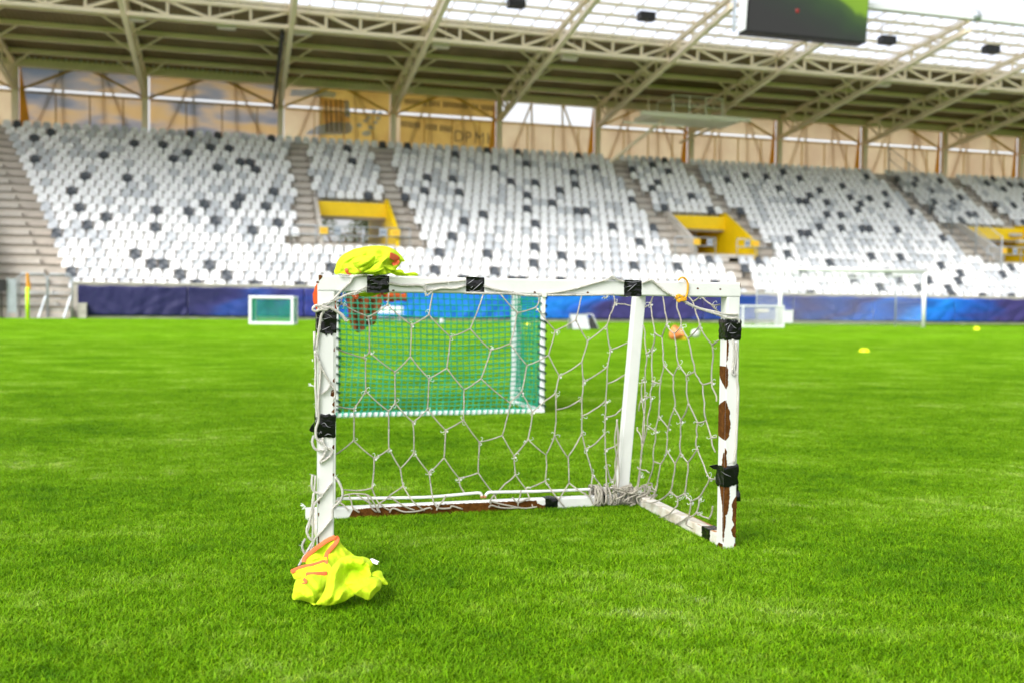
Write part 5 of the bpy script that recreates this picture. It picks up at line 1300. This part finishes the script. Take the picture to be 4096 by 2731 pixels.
# camera platform hung under the roof
pd = 9.0
ps0, ps1 = sh(2600, 470, pd)[0], sh(2960, 480, pd)[0]; pz = sh(2700, 463, pd)[1]
pt = thing('camera_platform', S((ps0+ps1)/2, pd+1, pz), 'cream steel camera platform with railings hanging under the roof', 'platform')
m = MB(); m.box(S((ps0+ps1)/2, pd+1.2, pz), (ps1-ps0, 2.6, .30), AX); m.beam(S(sh(2560, 455, pd)[0], pd-.1, pz), S(sh(2998, 492, pd)[0], pd-.1, pz), .2, .22); m.beam(S(sh(2500, 487, pd)[0], pd+.4, pz-.55), S(ps0+2.5, pd+.4, pz-.55), .1, .1)
m.build('deck', M['cream'], pt)
m = MB(); zt = sh(2780, 388, pd)[1]-pz; r0, r1 = sh(2692, 400, pd)[0], sh(2890, 400, pd)[0]
for d in (pd, pd+2.3):
    for k in (.5, 1): m.beam(S(r0, d, pz+zt*k), S(r1, d, pz+zt*k), .05, .05)
    for q in range(4): m.beam(S(r0+(r1-r0)*q/3, d, pz), S(r0+(r1-r0)*q/3, d, pz+zt), .07, .07, up=su)
for s_ in (r0, r1): m.beam(S(s_, pd, pz+zt), S(s_, pd+2.3, pz+zt), .05, .05)
m.build('guard_rail', M['cream'], pt)
m = MB(); e0 = sh(2440, 650, 11.6); m.beam(S(e0[0], 11.6, e0[1]), S(ps0+1.2, pd+.6, pz-.2), .22, .16); m.build('support_strut', M['steel'], pt); m = MB(); m.beam(S(ps1-.6, pd+2, pz-.1), S(ps1-1.2, 15.2, 12.2), .14, .12); m.build('support_strut', M['steel'], pt); m = MB()
m.beam(S(ps0+.4, pd+1.2, pz), S(ps0+.4, pd+1.2, zlow(pd)+.2), .09, .09); m.build('support_strut', M['steel'], pt); m = MB(); m.beam(S(ps1-.4, pd+1.2, pz), S(ps1-.4, pd+1.2, zlow(pd)+.2), .09, .09)
m.build('support_strut', M['steel'], pt)

# floodlights under the glass roof and lamps under the truss
def hang(px, py, d, w, hh, mt, label, cat, name, dep=.5, group=None, bracket=True):
    s_, z_ = sh(px, py, d); t = thing(name, S(s_, d, z_), label, cat, group)
    m = MB(); m.box(S(s_, d, z_), (w, dep, hh), AX); m.box(S(s_, d+.02, z_+hh*.5+.02), (w*.8, dep*.6, .05), AX); m.build('housing', M[mt], t)
    if bracket:
        zt = zrf(d)-.08
        for sg in (-.35, .35): m = MB(); m.beam(S(s_+sg*w, d+.1, z_+hh*.4), S(s_+sg*w, d+.1, zt), .05, .04, up=su); m.build('bracket', M['steel'], t)
for (px, py, d, lab) in ((2064, 16, .4, 'black floodlight at the top edge of the picture under the glass roof'), (2585, 68, .2, 'black floodlight under the glass roof left of the video screen'), (3548, 163, -1.5, 'black floodlight under the glass roof just right of the video screen'), (3963, 200, -1.5, 'black floodlight under the glass roof nearest the right edge')):
    hang(px, py, d, .85, .40, 'black', lab, 'floodlight', 'floodlight', .5, 'black floodlights under the glass roof')
LL = [(541, 74), (906, 107), (1211, 131), (1762, 184), (2276, 232), (3530, 338), (3925, 368)]
for k, (px, py) in enumerate(LL):
    hang(px, py, DT+.5, .9, .24, 'lamp_pink', 'pale lamp box under the roof truss, '+nth(k+1)+' from the left', 'lamp', 'roof_lamp', .4, 'pale lamps under the roof truss')

# video screen hung from the roof edge
sd_ = DE-.9
c1 = sh(2985, 128, sd_); c2 = sh(3464, 172, sd_); hs = 4.4; dp = .75; tl = .06
st = thing('video_screen', S((c1[0]+c2[0])/2, sd_, c1[1]), 'large video screen with a dark picture hanging from the roof edge', 'screen')
m = MB(); w0, w1, zb = c1[0], c2[0], (c1[1]+c2[1])/2
m.prism([S(w0, sd_+.02, zb), S(w1, sd_+.02, zb), S(w1, sd_+dp, zb), S(w0, sd_+dp, zb)], UP*hs+su*.25); m.build('housing', M['black'], st)
m = MB(); m.prism([S(w0-.09, sd_+.05, zb+.1), S(w0-.01, sd_+.05, zb+.1), S(w0-.01, sd_+dp-.02, zb+.1), S(w0-.09, sd_+dp-.02, zb+.1)], UP*(hs-.2)+su*.24); m.build('side_panel', M['alu'], st)
scm = bpy.data.materials.new('screen_picture'); scm.use_nodes = True
N = scm.node_tree.nodes; L = scm.node_tree.links; b = N['Principled BSDF']; b.inputs['Base Color'].default_value = (.006, .006, .006, 1); b.inputs['Roughness'].default_value = .35
tc = N.new('ShaderNodeTexCoord'); sp = N.new('ShaderNodeSeparateXYZ'); L.new(tc.outputs['Object'], sp.inputs[0])
mm = N.new('ShaderNodeMath'); mm.operation = 'MULTIPLY_ADD'; mm.inputs[1].default_value = .42; L.new(sp.outputs['X'], mm.inputs[0]); L.new(sp.outputs['Z'], mm.inputs[2])
nz = N.new('ShaderNodeTexNoise'); nz.inputs['Scale'].default_value = .8; L.new(tc.outputs['Object'], nz.inputs['Vector'])
a2 = N.new('ShaderNodeMath'); a2.operation = 'MULTIPLY_ADD'; a2.inputs[1].default_value = .8; L.new(nz.outputs['Fac'], a2.inputs[0]); L.new(mm.outputs[0], a2.inputs[2])
mr = N.new('ShaderNodeMapRange'); mr.inputs['From Min'].default_value = -1.0; mr.inputs['From Max'].default_value = 5.2; L.new(a2.outputs[0], mr.inputs['Value'])
rp = N.new('ShaderNodeValToRGB'); L.new(mr.outputs[0], rp.inputs['Fac']); e = rp.color_ramp.elements
e[0].position = .25; e[0].color = (.020, .020, .017, 1); e[1].position = .9; e[1].color = (.28, .50, .01, 1)
for ps, cl in ((.42, (.018, .030, .016)), (.56, (.024, .065, .014)), (.64, (.05, .12, .012)), (.67, (.22, .42, .01))):
    q = e.new(ps); q.color = (*cl, 1)
L.new(rp.outputs[0], b.inputs['Emission Color']); b.inputs['Emission Strength'].default_value = .55
m = MB(); m.prism([S(w0+.06, sd_-.01, zb+.04), S(w1-.06, sd_-.01, zb+.04), S(w1-.06, sd_-.04, zb+.04), S(w0+.06, sd_-.04, zb+.04)], UP*(hs-.1)+su*.25)
m.build('display', scm, st)
m = MB(); dotp = S(*[x for x in (sh(3190, 44, sd_-.06)[0], sd_-.05, sh(3190, 44, sd_-.06)[1])]); m.tube([dotp, dotp+sn_*.005], .11, 12)
rm = bpy.data.materials.new('red_light'); rm.use_nodes = True; b = rm.node_tree.nodes['Principled BSDF']; b.inputs['Base Color'].default_value = (.08, .008, .008, 1); b.inputs['Emission Color'].default_value = (.5, .02, .015, 1); b.inputs['Emission Strength'].default_value = .25
m.build('picture_spot', rm, st, True)
m = MB()
for q in range(5):
    s_ = w0+.5+(w1-w0-1)*q/4; m.beam(S(s_, sd_+.4, zb+1.2), S(s_, DE+.6, zrf(DE)-.1), .12, .12)
m.beam(S(w0-.35, sd_+.6, zb+.1), S(w0-.30, sd_+.6, zb+4), .12, .12, up=su); m.build('hanger', M['galv'], st)
# round lamp on the roof edge
s_, z_ = sh(3902, 70, DE); m = MB(); m.ball(S(s_, DE, z_+.05), .30, 16, 10); m.tube([S(s_, DE, z_-.2), S(s_, DE, zrf(DE))], .07, 8); m.tube([S(s_-.2, DE, zrf(DE)+.05), S(s_+.2, DE, zrf(DE)+.05)], .05, 8)
tag(m.build('globe_camera', M['galv'], None, True), 'grey globe shaped dome on the roof edge at the top right', 'dome')

m = MB(); m.add([S(-120, 17, .01), S(140, 17, .01), S(140, 90, .01), S(-120, 90, .01)], [(0, 1, 2, 3)]); tag(m.build('bounce_paving', M['concrete_pale']), 'unseen pale paving added behind the stand to bounce light', kind='structure')  # unseen paving added to bounce light into the rear panels
# trees beyond the stand, glimpsed through the left entrance
def tree(p, hgt, label):
    t = thing('broadleaf_tree', p, label, 'tree', 'trees beyond the left entrance'); rn = random.Random(int(p.x*10))
    m = MB(); m.tube([p, p+UP*hgt*.3+V((.1, 0, 0)), p+UP*hgt*.75], lambda q: .22*(1-q*.75), 9)
    for k in range(7):
        a = rn.uniform(0, 6.28); b = p+UP*hgt*rn.uniform(.3, .55); m.tube([b, b+V((cos(a), sin(a), .8))*hgt*.12, b+V((cos(a), sin(a), 1.0))*hgt*.24], lambda q: .07*(1-q*.7), 6)
    m.build('trunk', M['bark'], t, True)
    m = MB(); cl = [(p+V((rn.gauss(0, 1)*hgt*.18, rn.gauss(0, 1)*hgt*.18, hgt*rn.uniform(.35, .95))), rn.uniform(.5, 1.1)) for _ in range(22)]
    for c, r_ in cl:
        for _ in range(110):
            d = V((rn.gauss(0, 1), rn.gauss(0, 1), rn.gauss(0, 1))).normalized()*r_*rn.uniform(.4, 1); q = c+d
            a = V((rn.uniform(-1, 1), rn.uniform(-1, 1), rn.uniform(-1, 1))).normalized()*.11; b = a.cross(V((rn.uniform(-1, 1), rn.uniform(-1, 1), 1))).normalized()*.07
            m.add([q-a, q+b, q+a, q-b], [(0, 1, 2, 3)])
    m.build('crown', M['leaf'], t)
va = (voms[0][0]+voms[0][1])/2
tree(S(va+2.2, 26, 0), 8.6, 'leafy tree seen through the left yellow entrance, nearer its middle'); tree(S(va+4.6, 29, 0), 9.4, 'leafy tree seen through the left yellow entrance, nearer its right side')

# ------------------------------------------------------------------ light
EL, ROT = 45, 215
w = bpy.data.worlds.new('World'); sc.world = w; w.use_nodes = True
N = w.node_tree.nodes; L = w.node_tree.links
sky = N.new('ShaderNodeTexSky'); sky.sky_type = 'NISHITA'; sky.sun_disc = False; sky.sun_elevation = R(EL); sky.sun_rotation = R(ROT); sky.dust_density = 4; sky.air_density = 1.0; sky.ozone_density = .6
hs_ = N.new('ShaderNodeHueSaturation'); hs_.inputs['Saturation'].default_value = .14; hs_.inputs['Value'].default_value = 1.0
L.new(sky.outputs[0], hs_.inputs['Color']); L.new(hs_.outputs[0], N['Background'].inputs['Color']); N['Background'].inputs['Strength'].default_value = .15
sun = bpy.data.lights.new('sun', 'SUN'); so = bpy.data.objects.new('sun', sun); C.objects.link(so)
sun.energy = 1.1; sun.angle = R(28); sun.color = (1, .965, .91)
dirv = V((sin(R(ROT))*cos(R(EL)), cos(R(ROT))*cos(R(EL)), sin(R(EL))))
so.rotation_euler = dirv.to_track_quat('Z', 'Y').to_euler(); so.location = (0, -10, 30)
sc.view_settings.view_transform = 'Standard'; sc.view_settings.look = 'None'; sc.view_settings.exposure = 0.86; sc.view_settings.gamma = 1
sc.cycles.use_denoising = True; sc.cycles.max_bounces = 8; sc.cycles.diffuse_bounces = 4; sc.cycles.transparent_max_bounces = 8
try: sc.cycles.denoiser = 'OPENIMAGEDENOISE'
except Exception: pass
if False:
    print(proj(G(0, 0, GH)), proj(G(0, 0, 0)), proj(G(GW, 0, GH)), proj(G(0, GD, 0)), proj(G(GW, GD, 0)))
